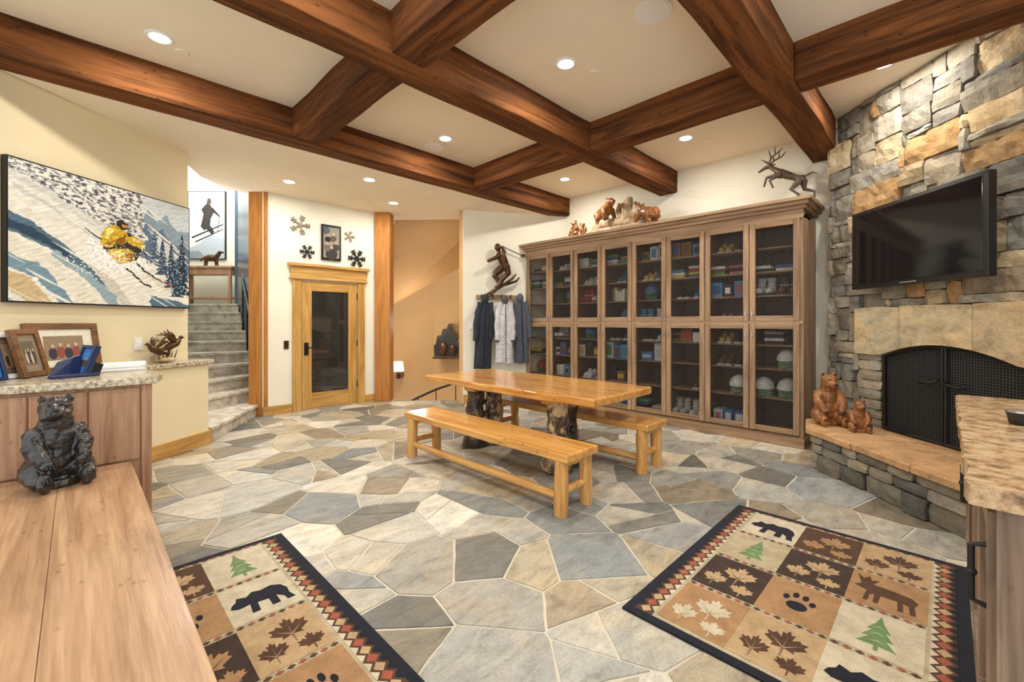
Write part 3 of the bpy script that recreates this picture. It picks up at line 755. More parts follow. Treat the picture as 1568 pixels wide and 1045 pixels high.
def rug(name,M,flip=False):
    w,h=1.2,1.68
    b=B(name,M); b.box(0,w,0,h,0,.010,RUGM,rgb(*NAVY))
    lay=[.0104]
    def put(pts,col,x0=0,y0=0,s=1,sy=None):
        sy=sy or s
        b.face([(x0+x*s,y0+y*sy,lay[0]) for x,y in pts],RUGM,rgb(*col))
    def rect(x0,x1,y0,y1,col): b.face([(x0,y0,lay[0]),(x1,y0,lay[0]),(x1,y1,lay[0]),(x0,y1,lay[0])],RUGM,rgb(*col))
    bd=.045
    rect(bd,w-bd,bd,h-bd,BEI); lay[0]+=.0004
    sw=.085
    for xs in (bd,w-bd-sw): rect(xs,xs+sw,bd,h-bd,BRN)
    lay[0]+=.0004
    nd=26; st_=(h-2*bd)/nd
    for xs in (bd,w-bd-sw):
        for i in range(nd):
            yc=bd+st_*(i+.5); c_=RED if i%2 else SAND
            put([(xs+.016,yc),(xs+sw/2,yc+st_*.5),(xs+sw-.016,yc),(xs+sw/2,yc-st_*.5)],c_)
            lay[0]+=.0002
            outer_l = xs<w/2
            if i<nd-1:
                put([(xs,yc),(xs+.028,yc+st_*.5),(xs,yc+st_)],NAVY if outer_l else CREAM)
                put([(xs+sw,yc),(xs+sw-.028,yc+st_*.5),(xs+sw,yc+st_)],CREAM if outer_l else NAVY)
            lay[0]-=.0002
    lay[0]+=.0006
    gx0=bd+sw+.014; gw=(w-2*gx0)/3; gy0=bd+.005; gh=(h-2*gy0)/4
    F=[[('leaf',CREAM,TAN),('leaf',BRN,SAND),('bear',NAVY,CREAM)],
       [('leaf',SAND,DKB),('paw',NAVY,TAN),('tree',GRN,CREAM)],
       [('tree',GRN,BEI),('leaf',SAND,DKB),('moose',BRN,TAN)],
       [('bear',NAVY,CREAM),('leaf',TAN,BRN),('leaf',BRN,SAND)]]
    if flip: F=[[('moose',BRN,TAN),('leaf',CREAM,DKB),('paw',NAVY,TAN)],[('paw',NAVY,TAN),('leaf',TAN,DKB),('leaf',BRN,SAND)],[('leaf',TAN,BRN),('paw',NAVY,TAN),('bear',NAVY,CREAM)],[('bear',NAVY,TAN),('leaf',SAND,BRN),('tree',GRN,CREAM)]]
    for r in range(4):
        for c_ in range(3):
            k,fg,bg=F[r][c_]
            x0=gx0+gw*c_; y0=gy0+gh*r
            rect(x0,x0+gw,y0+.018,y0+gh-.018,bg)
            lay[0]+=.0004
            if k=='paw':
                for P in pawS: put(P,fg,x0+.06,y0+.075,gw-.12,gh-.15)
            elif k=='leaf':
                put(leafP,fg,x0+.09,y0+.13,gw-.13,gh-.19)
                put(leafP,fg,x0+.02,y0+.045,(gw-.1)*.62,(gh-.1)*.55)
                put(leafP,fg,x0+gw-.14,y0+.03,.12,.13)
                lay[0]+=.0003
                for dx,dy,s1,s2 in ((.09,.13,gw-.13,gh-.19),(.02,.045,(gw-.1)*.62,(gh-.1)*.55)):
                    put([(.49,.05),(.51,.05),(.503,.8)],bg,x0+dx,y0+dy,s1,s2); put([(.5,.3),(.85,.62),(.5,.34)],bg,x0+dx,y0+dy,s1,s2); put([(.5,.3),(.15,.62),(.5,.34)],bg,x0+dx,y0+dy,s1,s2)
                lay[0]-=.0003
            else:
                P={'tree':treeS,'bear':bearS,'moose':mooseS}[k]
                m=.02 if k in('bear','moose') else .055
                put(P,fg,x0+m,y0+.04,gw-2*m,gh-.08)
                if k=='tree':
                    lay[0]+=.0003
                    for zz in (.25,.45,.62): put([(.34,zz),(.5,zz+.07),(.66,zz),(.5,zz+.03)],(170,186,140),x0+m,y0+.04,gw-2*m,gh-.08)
                    lay[0]-=.0003
            for q_ in range(7):
                xx=x0+gw*(q_+.5)/7; put([(xx-.018,y0+gh),(xx,y0+gh+.012),(xx+.018,y0+gh),(xx,y0+gh-.012)],RED if q_%2 else BRN)
            lay[0]-=.0004
    return b.done()
rug('bear_rug',T(1.88,1.12,.002)@Rz(-90))
rug('bear_rug',T(-.25,1.42,.002),True)

# ================================================================ LEFT BENCH + COUNTER
b=B('built_in_bench')
for i in range(2):
    x0=-.40+.325*i; b.box(x0,x0+.3245,.9,3.74,.455,.5,benchW)
b.box(-.4,.235,.92,.96,0,.455,panZ); b.box(-.4,.235,3.68,3.73,0,.455,panZ); b.box(-.4,-.3,.96,3.7,0,.455,panZ); b.box(.2,.24,3.5,3.72,.0,.455,panZ)
b.box(-.3,.22,.96,3.68,.40,.455,panZ)
b.done(.004,2)
b=B('counter_cabinet')
b.prism([(-1.0,3.78,0),(.35,3.78,0),(.38,4.15,0),(.1,4.62,0),(-.6,4.62,0),(-1.0,4.2,0)],(0,0,.99),panZ)
b.box(.30,.355,3.76,3.79,0,.99,panZ)
for i in range(5): b.box(-.95+i*.25,-.95+i*.25+.245,3.765,3.785,.5,.97,panZ)
P=[(-1.05,3.72,.99),(-.25,3.74,.99),(.1,3.735,.99),(.38,3.735,.99),(.43,3.95,.99),(.42,4.2,.99),(.12,4.68,.99),(-.62,4.68,.99),(-1.05,4.25,.99)]
b.prism(P,(0,0,.05),GRAN)
b.done(.008,2)

def photo(name,M,w,h,fr,fw,cols,tilt=-12,parent=None):
    b=B(name,M@Matrix.Rotation(math.radians(tilt),4,'X'))
    b.box(-w/2,w/2,0,.02,0,h,fr)
    for (x0,x1,z0,z1) in ((-w/2,-w/2+fw,0,h),(w/2-fw,w/2,0,h),(-w/2+fw,w/2-fw,0,fw),(-w/2+fw,w/2-fw,h-fw,h)): b.box(x0,x1,-.015,.0,z0,z1,fr)
    iw,ih=w-2*fw,h-2*fw
    b.face([(-iw/2,-.001,fw),(iw/2,-.001,fw),(iw/2,-.001,h-fw),(-iw/2,-.001,h-fw)],PAINT,rgb(*cols[0]))
    b.face([(-iw*.33,-.002,fw+ih*.18),(iw*.33,-.002,fw+ih*.18),(iw*.33,-.002,h-fw-ih*.18),(-iw*.33,-.002,h-fw-ih*.18)],PAINT,rgb(*cols[1]))
    for k in range(4):
        x=-iw*.2+iw*.13*k; zc=fw+ih*(.36+.03*(k%2))
        b.face([(x+iw*.07*p,-.003-.0002*k,zc+ih*.14*q_) for p,q_ in disc(0,0,1,1.1)],PAINT,rgb(*cols[2+k%2]))
        b.face([(x+iw*.032*p,-.0045-.0002*k,zc+ih*.19+ih*.05*q_) for p,q_ in disc(0,0,1,1.1)],PAINT,rgb(206,170,146))
    b.box(-.01,.01,.02,.1,.0,h*.5,BLACK)
    return b.done(.003,1)
FRW=wood('frame_wood',rgb(80,50,24),rgb(140,96,52),'X',20)
photo('photo_frame',PW@T(-1.30,-.14,.977),.54,.42,FRW,.05,[(232,226,206),(150,130,104),(60,60,70),(150,80,70)],-10)
photo('photo_frame',T(-.27,4.22,1.042)@Rz(-12+60),.20,.30,WHITE,.03,[(120,100,80),(170,140,110),(60,50,40),(180,150,120)],-16)
photo('photo_frame',T(-.19,4.26,1.042)@Rz(60),.22,.32,FRW,.035,[(150,130,110),(110,100,80),(200,180,150),(60,60,70)],-14)
NAV=plain('navy_leather',rgb(28,44,84),.35)
photo('photo_frame',T(-.36,4.08,1.042)@Rz(50),.16,.24,NAV,.02,[(60,120,190),(200,210,220),(60,60,70),(100,80,60)],-14)
photo('photo_frame',T(.01,4.12,1.042)@Rz(-70),.18,.21,NAV,.02,[(60,120,190),(60,140,200),(60,60,70),(100,80,60)],-18)
b=B('paper_roll',T(.06,4.38,1.042)@Rz(10)); b.tube([(-.02,0,.03),(.32,0,.03)],.03,WHITE,14); b.tube([(-.021,0,.03),(.321,0,.03)],.01,FRW,8); b.box(-.05,.3,-.12,-.03,0,.012,WHITE); b.done()
b=B('blue_folder',T(-.12,3.98,1.042)@Rz(15)); b.prism([(0,0,0),(.24,0,0),(.24,.06,0),(.02,.06,0)],(0,.0,.02),NAV); b.prism([(0,.05,0),(.22,.12,0),(.18,.14,.14),(.06,.1,.1)],(0,.015,0),NAV); b.done(.003,1)
# bronze birds taking off from a pale stone
e=B('bronze_bird_sculpture',PW@T(-.40,-.12,.977))
def bird(e,x,z,s,sg):
    def p(a,b_,c_): return (x+sg*a*s,b_*s,z+c_*s)
    e.tube([p(-.10,0,.0),p(-.04,0,.02),p(.05,0,.06),p(.10,0,.10)],[.012*s,.04*s,.042*s,.022*s],BRONZE,12)
    e.ell(p(.12,0,.125),(.024*s,.022*s,.022*s),BRONZE,10); e.tube([p(.135,0,.125),p(.165,0,.12)],[.01*s,.003*s],BRONZE,6)
    e.tube([p(-.1,0,.0),p(-.19,0,-.02)],[.02*s,.012*s],BRONZE,8)
    for k in range(4):
        e.tube([p(.03,-.02,.07),p(-.02-.025*k,-.05,.15),p(-.07-.035*k,-.06,.19-.028*k)],[.016*s,.012*s,.005*s],BRONZE,6)
        e.tube([p(.03,.02,.07),p(.03-.02*k,.05,.16),p(.0-.04*k,.06,.22-.02*k)],[.016*s,.012*s,.005*s],BRONZE,6)
bird(e,.08,.14,.95,1); bird(e,-.09,.10,.8,-1)
e.tube([(-.02,0,.04),(-.06,.01,.12)],[.02,.01],BRONZE,8); e.tube([(.02,0,.04),(.06,-.01,.16)],[.018,.01],BRONZE,8)
for k in range(5): e.tube([(-.08+.04*k,-.03,.03),(-.12+.055*k,-.05,.09+.01*k)],[.008,.003],BRONZE,6)
eo=e.done()
e=B('stone_base'); e.ell((0,0,.03),(.13,.07,.032),DRIFT,14); e.ell((-.05,.0,.05),(.06,.045,.03),DRIFT,12); e.done(parent=eo)

# ================================================================ MAIN PAINTING (brush-rasterised vertex colours)
def pip(p,u,v):
    c=False; j=len(p)-1
    for i in range(len(p)):
        if (p[i][1]>v)!=(p[j][1]>v) and u<(p[j][0]-p[i][0])*(v-p[i][1])/(p[j][1]-p[i][1])+p[i][0]: c=not c
        j=i
    return c
BG=[((206,214,216),[(.62,1.1),(1.1,1.1),(1.1,.4),(.6,.4)]),
 ((140,160,172),[(.58,.56),(.64,.74),(.70,.90),(.76,.80),(.82,.88),(.90,.74),(1.1,.78),(1.1,.2),(.7,.3)]),
 ((96,118,136),[(.60,.54),(.68,.78),(.72,.66),(.80,.74),(.86,.6),(1.1,.62),(1.1,.2),(.7,.3)]),
 ((206,210,206),[(.72,.50),(.77,.66),(.84,.58),(.92,.5),(.86,.38),(.78,.40)]),
 ((234,230,216),[(-.1,.94),(.2,.76),(.42,.60),(.56,.50),(.72,.40),(1.1,.24),(1.1,-.1),(-.1,-.1)]),
 ((204,206,200),[(.02,.80),(.2,.68),(.4,.50),(.42,.52),(.2,.71),(.02,.84)]),
 ((84,112,130),[(-.1,.68),(.1,.575),(.24,.44),(.36,.30),(.46,.14),(.50,.10),(.36,.22),(.2,.38),(-.1,.54)]),
 ((46,70,90),[(-.1,.62),(.1,.53),(.22,.42),(.28,.34),(.12,.45),(-.1,.56)]),
 ((150,172,180),[(.20,.40),(.36,.24),(.5,.08),(.56,-.1),(.52,-.1),(.38,.14),(.18,.36)]),
 ((230,224,206),[(-.1,.50),(.14,.38),(.32,.18),(.5,-.1),(.40,-.1),(.2,.2),(-.1,.38)]),
 ((120,150,164),[(-.1,.38),(.1,.29),(.20,.17),(.31,-.1),(.27,-.1),(.12,.17),(-.1,.30)]),
 ((206,182,138),[(-.1,.26),(.1,.17),(.22,-.1),(.17,-.1),(-.1,.18)]),
 ((206,200,184),[(.34,.34),(.5,.20),(.66,-.1),(.60,-.1),(.44,.18)]),
 ((160,180,186),[(-.1,.14),(.10,-.1),(-.1,-.1)]),
 ((216,212,196),[(.56,.40),(.8,.22),(1.1,.1),(1.1,.05),(.8,.16)]),
 ((84,116,136),[(.72,.10),(.9,.05),(1.1,.0),(1.1,-.1),(.8,-.1),(.70,.04)])]
TREES=[(.745,.44,.26,.035,(66,88,104)),(.80,.30,.34,.045,(50,70,90)),(.865,.18,.44,.055,(40,58,76)),(.945,.12,.60,.065,(28,42,58)),(.905,.10,.30,.05,(38,58,78))]
GO=(212,172,44)
SK=[((242,240,232),[(.33,.47),(.36,.56),(.42,.50),(.56,.40),(.68,.42),(.72,.34),(.60,.27),(.48,.27),(.38,.33)]),
 ((44,38,32),[(.43,.45),(.445,.58),(.50,.66),(.60,.62),(.665,.52),(.63,.40),(.53,.37)]),
 (GO,[(.415,.50),(.42,.58),(.45,.65),(.50,.685),(.55,.665),(.58,.60),(.56,.54),(.50,.52),(.45,.47)]),((244,226,130),[(.43,.57),(.46,.65),(.50,.65),(.48,.60),(.45,.55)]),((140,98,26),[(.49,.54),(.56,.62),(.57,.57),(.53,.51)]),((168,124,30),[(.44,.50),(.50,.56),(.505,.54),(.45,.48)]),
 (GO,[(.55,.58),(.60,.615),(.655,.59),(.675,.545),(.65,.51),(.58,.54)]),((238,218,130),[(.60,.60),(.65,.58),(.64,.56),(.60,.57)]),((250,240,200),[(.655,.545),(.68,.555),(.68,.51),(.66,.50)]),
 (GO,[(.455,.45),(.50,.49),(.56,.50),(.61,.47),(.615,.41),(.58,.37),(.52,.355),(.47,.39)]),((244,224,116),[(.47,.44),(.53,.475),(.56,.44),(.5,.41)]),((150,106,28),[(.56,.46),(.61,.46),(.60,.385),(.57,.39)]),((60,50,40),[(.50,.49),(.60,.52),(.60,.50),(.51,.475)]),
 ((250,246,236),[(.40,.40),(.44,.46),(.48,.40),(.45,.35)]),
 ((44,38,36),[(.50,.68),(.515,.72),(.54,.735),(.57,.715),(.575,.67),(.535,.645)]),((214,150,66),[(.535,.70),(.572,.695),(.568,.672),(.54,.67)]),
 ((30,30,30),[(.62,.37),(.70,.29),(.80,.22),(.80,.232),(.705,.305),(.63,.385)]),((30,30,30),[(.56,.31),(.64,.22),(.72,.16),(.725,.172),(.65,.235),(.57,.325)]),
 ((150,60,44),[(.80,.225),(.87,.19),(.872,.205),(.81,.24)]),((30,30,34),[(.663,.53),(.70,.38),(.706,.382),(.668,.54)]),((30,30,34),[(.42,.53),(.33,.60),(.332,.606),(.425,.54)])]
def bb(p): xs=[a for a,_ in p]; ys=[b_ for _,b_ in p]; return min(xs),max(xs),min(ys),max(ys)
BGb=[(c_,p,bb(p)) for c_,p in BG]; SKb=[(c_,p,bb(p)) for c_,p in SK]
nz3=lambda x,y,s: mnoise.noise(Vector((x,y,s)))
def paintcol(u,v):
    wu=u+.018*nz3(u*10,v*10,1)+.010*nz3(u*40,v*40,2); wv=v+.018*nz3(u*10,v*10,5)+.010*nz3(u*40,v*40,7)
    col=None
    su=u+.012*nz3(u*26,v*26,3); sv=v+.012*nz3(u*26,v*26,4)
    for c_,p,(a,b_,c0,d0) in reversed(SKb):
        if a<=su<=b_ and c0<=sv<=d0 and pip(p,su,sv):
            k=1+.30*nz3(u*60,v*60,21); col=tuple(max(0,min(255,x*k)) for x in c_); break
    # powder thrown up over the skier
    dd=math.hypot((u-.49)/.19,(v-.35)/.13)
    if dd<1.3 and nz3(u*70,v*90,4)+.4*nz3(u*150,v*150,14)>.05+.32*dd: return rgb(248,246,240)
    if col is None:
        for (tu,tv,th,tw,tc) in reversed(TREES):
            t=(v-tv)/th
            if 0<=t<=1:
                tier=(t*9)%1.0
                ww=tw*(1-t)**.8*(1.05-.55*tier)+.003+.016*nz3(u*70,v*70,tu*9)*(1-t)
                if abs(u-tu)<ww:
                    k=1+.35*nz3(u*90,v*60,8); col=tuple(min(255,x*k) for x in tc)
                    if nz3(u*60,v*80,11)>.25: col=(166,184,194)
                    break
    if col is None:
        lim=.93-.60*u
        if wv>lim and wu<.66+.1*nz3(v*9,0,3):
            a=nz3(u*34+v*10,v*52,3)+.6*nz3(u*90,v*120,6)
            g1=nz3(u*5,v*6,9)
            col=(238,235,226) if a>.02-.2*g1 else ((176,176,172) if a>-.18 else ((120,122,128) if a>-.34 else (78,78,84)))
        else:
            for c_,p,(a,b_,c0,d0) in reversed(BGb):
                if a<=wu<=b_ and c0<=wv<=d0 and pip(p,wu,wv): col=c_; break
            if col is None: col=(214,214,206)
            s=nz3((u+v)*9,(v-u*.7)*70,2); col=tuple(max(0,min(255,x*(1+.13*s))) for x in col)
            if nz3((u+v)*14,(v+u*.75)*60,31)>.42: col=(240,237,228)
    return rgb(*col)
PW_,PH_=1.60,1.12
b=B('skier_painting',PW@T(-1.64,0,1.57)); b.box(-.012,PW_+.012,-.05,0,-.012,PH_+.012,BLACK)
nu,nv=330,230
vs=[];cs=[];fs=[]
for i in range(nu+1):
    for j in range(nv+1):
        u,v=i/nu,j/nv; vs.append((u*PW_,-.0525,v*PH_)); cs.append(paintcol(u,v))
for i in range(nu):
    for j in range(nv):
        a=i*(nv+1)+j; fs.append((a,a+nv+1,a+nv+2,a+1))
b.add(vs,fs,PAINT,cols=cs); b.done()

# ================================================================ RIGHT COUNTER
b=B('kitchen_island')
X0,X1=1.775,3.78; Y1=-.10; Y2=-.95
b.box(X0,X1,Y2,Y1,.0,.905,ctrZ)
b.box(X0-.022,X0,Y1-.075,Y1+.005,.0,.905,ctrZ); b.box(X0-.022,X0,Y2,Y1-.075,.83,.905,ctrZ); b.box(X0-.022,X0,Y2,Y1-.075,0,.12,ctrZ)
for i in range(6): b.box(X0-.012,X0,Y1-.08-.125*(i+1)+.003,Y1-.08-.125*i,.12,.83,ctrZ)
for i in range(4):
    xa=X0+.03+i*.495
    b.box(xa,xa+.06,Y1,Y1+.02,.1,.87,ctrZ); b.box(xa+.42,xa+.48,Y1,Y1+.02,.1,.87,ctrZ); b.box(xa+.06,xa+.42,Y1,Y1+.02,.81,.87,ctrZ); b.box(xa+.06,xa+.42,Y1,Y1+.02,.1,.17,ctrZ)
    hx=xa+.05
    if i in(0,2): b.tube([(hx,Y1+.015,.58),(hx,Y1+.05,.59),(hx,Y1+.05,.75),(hx,Y1+.015,.76)],.009,IRON,8); b.ell((hx,Y1+.05,.67),.014,IRON,8)
q=random.Random(8); P=[]
for i in range(18): P.append((1.715+q.uniform(-.008,.008),-.98+(.935)*i/18,.905))
for i in range(30): P.append((1.715+2.08*i/30,-.040+q.uniform(-.008,.008),.905))
P+=[(3.80,-.05,.905),(3.80,-.98,.905)]
b.prism(P,(0,0,.055),GRANB)
b.done(.008,2)
b=B('glass_votive',T(2.88,-.23,.962)); b.tube([(0,0,0),(0,0,.05)],[.04,.05],BEZ,16); b.tube([(0,0,.05),(0,0,.058)],[.052,.052],STEEL,16); b.done()

# ================================================================ WALL SCULPTURE, COATS
def wpx(x,y,dep=-.12): return ((x-708)*.01187,dep,1.4+(494-y)*.0115)
b=B('bronze_skier_sculpture',DW)
def tb(pp,rs,dep=-.12): b.tube([wpx(*p,dep) for p in pp],rs,BRONZE,10)
tb([(757,383),(757,380)],[.055,.05]); b.ell(wpx(757,381),(.06,.06,.07),BRONZE,12)
tb([(759,388),(763,396),(768,408)],[.07,.085,.075])
tb([(768,408),(756,418),(752,421)],[.075,.06,.05],-.08); tb([(752,421),(762,436)],[.05,.035],-.08)
tb([(768,408),(772,420),(764,428)],[.075,.055,.045],-.16); tb([(764,428),(757,440)],[.045,.035],-.16)
tb([(761,392),(752,398),(741,403)],[.045,.035,.028],-.17); tb([(763,394),(768,386),(764,378)],[.045,.035,.028],-.07)
b.ell(wpx(757,441,-.16),(.07,.04,.03),BRONZE); b.ell(wpx(763,437,-.08),(.07,.04,.03),BRONZE)
sk=b.done(remesh=.012,smooth=2)
b=B('skis')
b.tube([wpx(732,463,-.16),wpx(757,443,-.16),wpx(778,428,-.16),wpx(784,421,-.16)],[.018,.024,.02,.01],BRONZE,8)
b.tube([wpx(741,452,-.08),wpx(765,438,-.08),wpx(786,431,-.08),wpx(791,425,-.08)],[.018,.024,.02,.01],BRONZE,8)
b.tube([wpx(740,403,-.17),wpx(752,396,-.17),wpx(768,406,-.17)],.008,BRONZE,6); b.tube([wpx(764,378,-.07),wpx(798,392,-.05)],.008,BRONZE,6); b.cyl(wpx(797,391,-.02),wpx(797,391,-.08),.03,BRONZE)
b.cyl(wpx(762,436,-.12),wpx(762,436,0),.02,BRONZE); b.done(parent=sk)
rack=B('coat_rack',DW); rack.box(.22,1.04,-.03,0,1.80,1.88,cabX)
for u in (.3,.5,.66,.82,.98): rack.tube([(u,-.03,1.84),(u,-.1,1.83),(u,-.12,1.88)],.01,IRON,8)
rack.done(.004)
def coat(name,u,z0,z1,mat,w=.15,dep=-.15,lean=0,folds=5,bands=0,seed=1,trim=None):
    b=B(name,DW@T(u,dep,0)); h=z1-z0; q=random.Random(seed); ph=q.uniform(0,6)
    n=36; m=44; vs=[];fs=[]
    for i in range(m+1):
        t=i/m; z=z1-h*t
        ww=w*min(1,.22+2.6*t) if t<.3 else w*(1+.12*(t-.3)/.7)
        if t<.02: ww=w*.12
        dd=.05+.045*min(1,t*4)
        for j in range(n):
            a=2*math.pi*j/n
            f=1+(.11*min(1,t*1.5))*math.sin(folds*a+ph+2*t)+.05*math.sin(2*folds*a+ph*2+5*t)
            if bands: f+=.07*abs(math.sin(t*bands*math.pi))-.04
            vs.append(Vector((lean*t+ww*f*math.cos(a),dd*f*math.sin(a),z+.012*math.sin(3*a+ph)*(t>.95))))
    for i in range(m):
        for j in range(n): fs.append((i*n+j,i*n+(j+1)%n,(i+1)*n+(j+1)%n,(i+1)*n+j))
    fs.append(tuple(range(n))); fs.append(tuple(m*n+j for j in range(n)))
    b.add(vs,fs,mat,smooth=True)
    b.ell((0,-.03,z1-.06),(w*.5,.07,.09),trim or mat,14)
    for sg in (-1,1):
        k=10; P=[];rs=[]
        for i in range(k+1):
            t=i/k; P.append((sg*(w*.6+w*.42*min(1,t*2.2))+lean*t+.006*math.sin(t*17),-.03-.03*t,z1-.12-.62*t)); rs.append((.055-.012*t)*(1+.10*math.sin(t*23+ph)))
        b.tube(P,rs,mat,12); b.cyl(P[-1],(P[-1][0],P[-1][1],P[-1][2]-.03),.036,trim or mat)
    b.tube([(lean*.1,-.098,z1-.14),(lean*.5,-.112,z1-h*.5),(lean,-.112,z0+.03)],.006,trim or BLACK,6)
    return b.done()
GREYF=cloth('grey_knit',rgb(90,88,90),.9,90,.2)
coat('winter_jacket',.35,.62,1.86,cloth('navy_fabric',rgb(56,60,72),.8,90,.2),.13,-.14,-.04,4,0,3)
coat('winter_jacket',.97,.70,1.88,cloth('slate_fabric',rgb(92,98,110),.8,90,.2),.12,-.14,.04,4,0,5)
coat('puffer_jacket',.67,.70,1.84,cloth('white_down',rgb(216,214,220),.6,60,.15),.13,-.24,0,3,15,7,GREYF)
b=B('thermostat',DW); b.box(1.09,1.16,-.02,0,1.5,1.62,WHITE); b.box(1.1,1.15,-.024,-.018,1.55,1.6,GLASSD); b.done(.004)
b=B('light_switch_plate',DW); b.box(.12,.2,-.012,0,1.28,1.4,WHITE); b.box(.145,.175,-.018,0,1.31,1.37,WHITE); b.done(.003)

# ================================================================ CABINET-TOP DECOR
ZT=2.784
e=B('bear_driftwood_carving',CM@T(2.6,-.25,ZT))
e.tube([(.86,0,.04),(.6,.02,.07),(.3,0,.12),(0,.01,.16),(-.3,.02,.14),(-.6,0,.08),(-.82,0,.04)],[.03,.05,.07,.09,.10,.06,.03],DRIFT,14,wob=.07)
e.tube([(.86,.05,.03),(.2,.08,.055),(-.4,.06,.055),(-.8,.04,.03)],[.03,.05,.05,.03],DRIFT,12,wob=.1)
e.tube([(-.22,0,.1),(-.30,0,.26),(-.27,.01,.40),(-.33,0,.52)],[.09,.12,.09,.035],DRIFT,14,wob=.13)
e.tube([(-.36,0,.12),(-.44,.02,.3),(-.40,0,.42)],[.09,.07,.03],DRIFT,12,wob=.12); e.tube([(-.2,0,.2),(-.12,0,.36),(-.14,0,.46)],[.07,.04,.02],DRIFT,10,wob=.1)
e.tube([(.5,0,.08),(.62,0,.2),(.60,0,.28)],[.035,.025,.012],DRIFT,8); e.tube([(-.55,0,.08),(-.68,.02,.16)],[.04,.015],DRIFT,8)
dr_=e.done()
def crawl(name,M,s,parent=None):
    b=B(name,M)
    def p(*a): return tuple(q*s for q in a)
    b.ell(p(0,0,.36),p(.34,.19,.2),carvedB,16); b.ell(p(-.25,0,.4),p(.2,.17,.18),carvedB); b.ell(p(.42,0,.48),p(.15,.13,.13),carvedB); b.tube([p(.25,0,.42),p(.42,0,.48)],[.15*s,.12*s],carvedB)
    b.tube([p(.5,0,.45),p(.64,0,.41)],[.08*s,.05*s],carvedB)
    for sg in (-1,1):
        b.ell(p(.38,sg*.1,.61),p(.04,.03,.045),carvedB,10)
        b.tube([p(.2,sg*.13,.34),p(.26,sg*.15,.17),p(.24+.06*sg,sg*.15,.04)],[.1*s,.075*s,.06*s],carvedB)
        b.tube([p(-.27,sg*.13,.36),p(-.2,sg*.15,.2),p(-.3,sg*.15,.12),p(-.24,sg*.15,.04)],[.13*s,.09*s,.06*s,.06*s],carvedB)
    return b.done(remesh=.012*max(.6,s),smooth=1,parent=parent,local=M)
crawl('bear_climbing',T(.08,.04,.19)@Rz(150)@Matrix.Rotation(math.radians(-12),4,'Y'),.50,dr_)
crawl('bear_right',T(-.60,.05,.05)@Rz(-15)@Matrix.Rotation(math.radians(-18),4,'Y'),.46,dr_)
bear('bear_cub_left',T(.66,.05,.05)@Rz(160),.27,carvedB,.008,parent=dr_,grain=.006)
bear('bear_cub_small',T(.48,.07,.07)@Rz(190),.17,carvedB,.007,parent=dr_)
# rearing elk of welded iron.  +x is image-left
b=B('metal_elk_sculpture',CM@T(.20,-.28,ZT))
k=speck('rust_iron',[(.35,rgb(44,36,30)),(.6,rgb(104,84,66))],20,.5,0,.4)
b.L=Matrix.Scale(.97,4)
b.tube([(-.13,0,.29),(-.06,0,.33),(.03,0,.38),(.10,0,.43),(.15,0,.46)],[.044,.040,.048,.046,.028],k,12,wob=.08)
b.ell((-.12,0,.29),(.055,.045,.055),k,12); b.ell((.09,0,.41),(.055,.042,.06),k,12)
b.tube([(.12,0,.45),(.18,0,.50),(.22,0,.53)],[.034,.026,.024],k,10); b.tube([(.20,0,.54),(.27,0,.52),(.34,0,.485)],[.030,.021,.013],k,10)
for o in (-1,1):
    b.tube([(.22,.02*o,.55),(.18,.06*o,.61),(.10,.09*o,.65),(.05,.08*o,.70)],[.011,.010,.008,.004],k,8)
    b.tube([(.18,.06*o,.61),(.20,.09*o,.70)],[.009,.004],k,6); b.tube([(.13,.08*o,.635),(.13,.11*o,.73)],[.009,.004],k,6); b.tube([(.22,.04*o,.57),(.29,.06*o,.62)],[.008,.004],k,6)
    b.tube([(.20,.03*o,.55),(.16,.06*o,.56)],[.014,.005],k,6)
b.tube([(.08,.035,.40),(.20,.05,.34),(.16,.05,.24)],[.032,.017,.011],k,8); b.tube([(.10,-.035,.42),(.26,-.05,.41),(.29,-.05,.30)],[.032,.017,.011],k,8)
b.tube([(-.12,.03,.28),(-.03,.05,.18),(-.11,.05,.10),(-.07,.05,.0)],[.045,.024,.014,.013],k,8); b.tube([(-.14,-.03,.28),(-.15,-.05,.18),(-.25,-.05,.13),(-.24,-.05,.0)],[.045,.024,.014,.013],k,8)
b.tube([(-.16,0,.32),(-.24,0,.35),(-.29,0,.32)],[.014,.010,.005],k,6)
b.L=Matrix()
b.box(-.28,.0,-.07,.07,0,.012,k)
b.done()

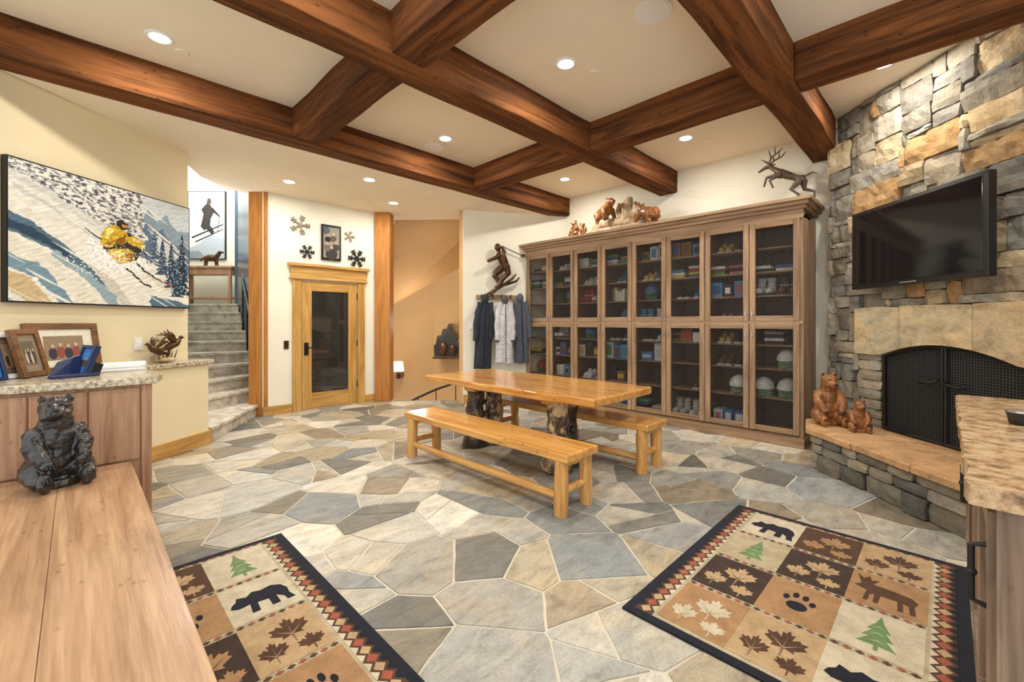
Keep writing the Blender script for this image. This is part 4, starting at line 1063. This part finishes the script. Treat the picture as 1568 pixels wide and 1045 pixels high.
# ================================================================ LIGHTS
LC=(1,.95,.86)
def can(x,y,z,e=26):
    b=B('recessed_light',T(x,y,z)); b.tube([(0,0,0),(0,0,-.008)],[.095,.088],WHITE,28); b.tube([(0,0,-.008),(0,0,-.0095)],[.068,.066],EMIT,24); b.done()
    l=bpy.data.lights.new('downlight','AREA'); l.shape='DISK'; l.size=.13; l.energy=e; l.color=LC
    o=bpy.data.objects.new('downlight',l); o.location=(x,y,z-.02); bpy.context.scene.collection.objects.link(o)
for x,y in ((3.0,2.34),(3.18,4.33),(.46,4.39),(5.4,4.23),(5.24,2.25),(4.95,.39),(.9,2.2),(.7,.2),(2.8,.2)): can(x,y,CZ,24)
for x,y in ((2.81,5.55),(2.07,6.41),(3.64,6.36)): can(x,y,SZ,20)
for x,y,r,z in ((2.94,1.5,.13,CZ),(3.25,4.66,.13,CZ)):
    b=B('ceiling_speaker',T(x,y,z)); b.tube([(0,0,0),(0,0,-.006)],[r,r],WHITE,32); b.tube([(0,0,-.006),(0,0,-.008)],[r*.88,r*.88],WHITE,32); b.done()
for x,y in ((3.3,2.25),(3.35,4.35),(5.5,2.1),(.62,4.5)):
    b=B('sprinkler_cover',T(x,y,CZ)); b.tube([(0,0,0),(0,0,-.01)],[.05,.045],CEIL,20); b.done()
def pt(p,e,r=.15,c=(1,.92,.78)):
    l=bpy.data.lights.new('fill_and_sconce_light','POINT'); l.energy=e; l.shadow_soft_size=r; l.color=c
    o=bpy.data.objects.new('fill_and_sconce_light',l); o.location=p; bpy.context.scene.collection.objects.link(o)
pt(V(-5.9,8.4,4.9),120,.3,(.92,.96,1)); pt(V(-7.0,9.4,4.6),60,.3,(.95,.97,1)); pt(V(-4.6,6.6,3.0),22,.2,(.97,.98,1))  # added cool fill brightening the stairwell, no fixtures here
pt(V(-2.0,9.2,1.4),26,.15); pt(V(-2.62,9.85,.45),4,.06,(1,.75,.45))  # added warm fill for the lower hall, then the sconce's own light

w=bpy.data.worlds.new('World'); bpy.context.scene.world=w; w.use_nodes=True
bg=w.node_tree.nodes['Background']; bg.inputs[0].default_value=(.95,.98,1.0,1); bg.inputs[1].default_value=1.7
# ================================================================ CAMERA
cam=bpy.data.cameras.new('cam'); cam.sensor_width=36; cam.lens=36*666/1568; cam.shift_y=-28.5/1568; cam.clip_start=.05
co=bpy.data.objects.new('camera',cam); co.location=(0,0,1.4); co.rotation_euler=(math.radians(90),0,math.radians(-45))
bpy.context.scene.collection.objects.link(co); bpy.context.scene.camera=co
sc=bpy.context.scene; sc.view_settings.view_transform='Standard'; sc.view_settings.exposure=0.0
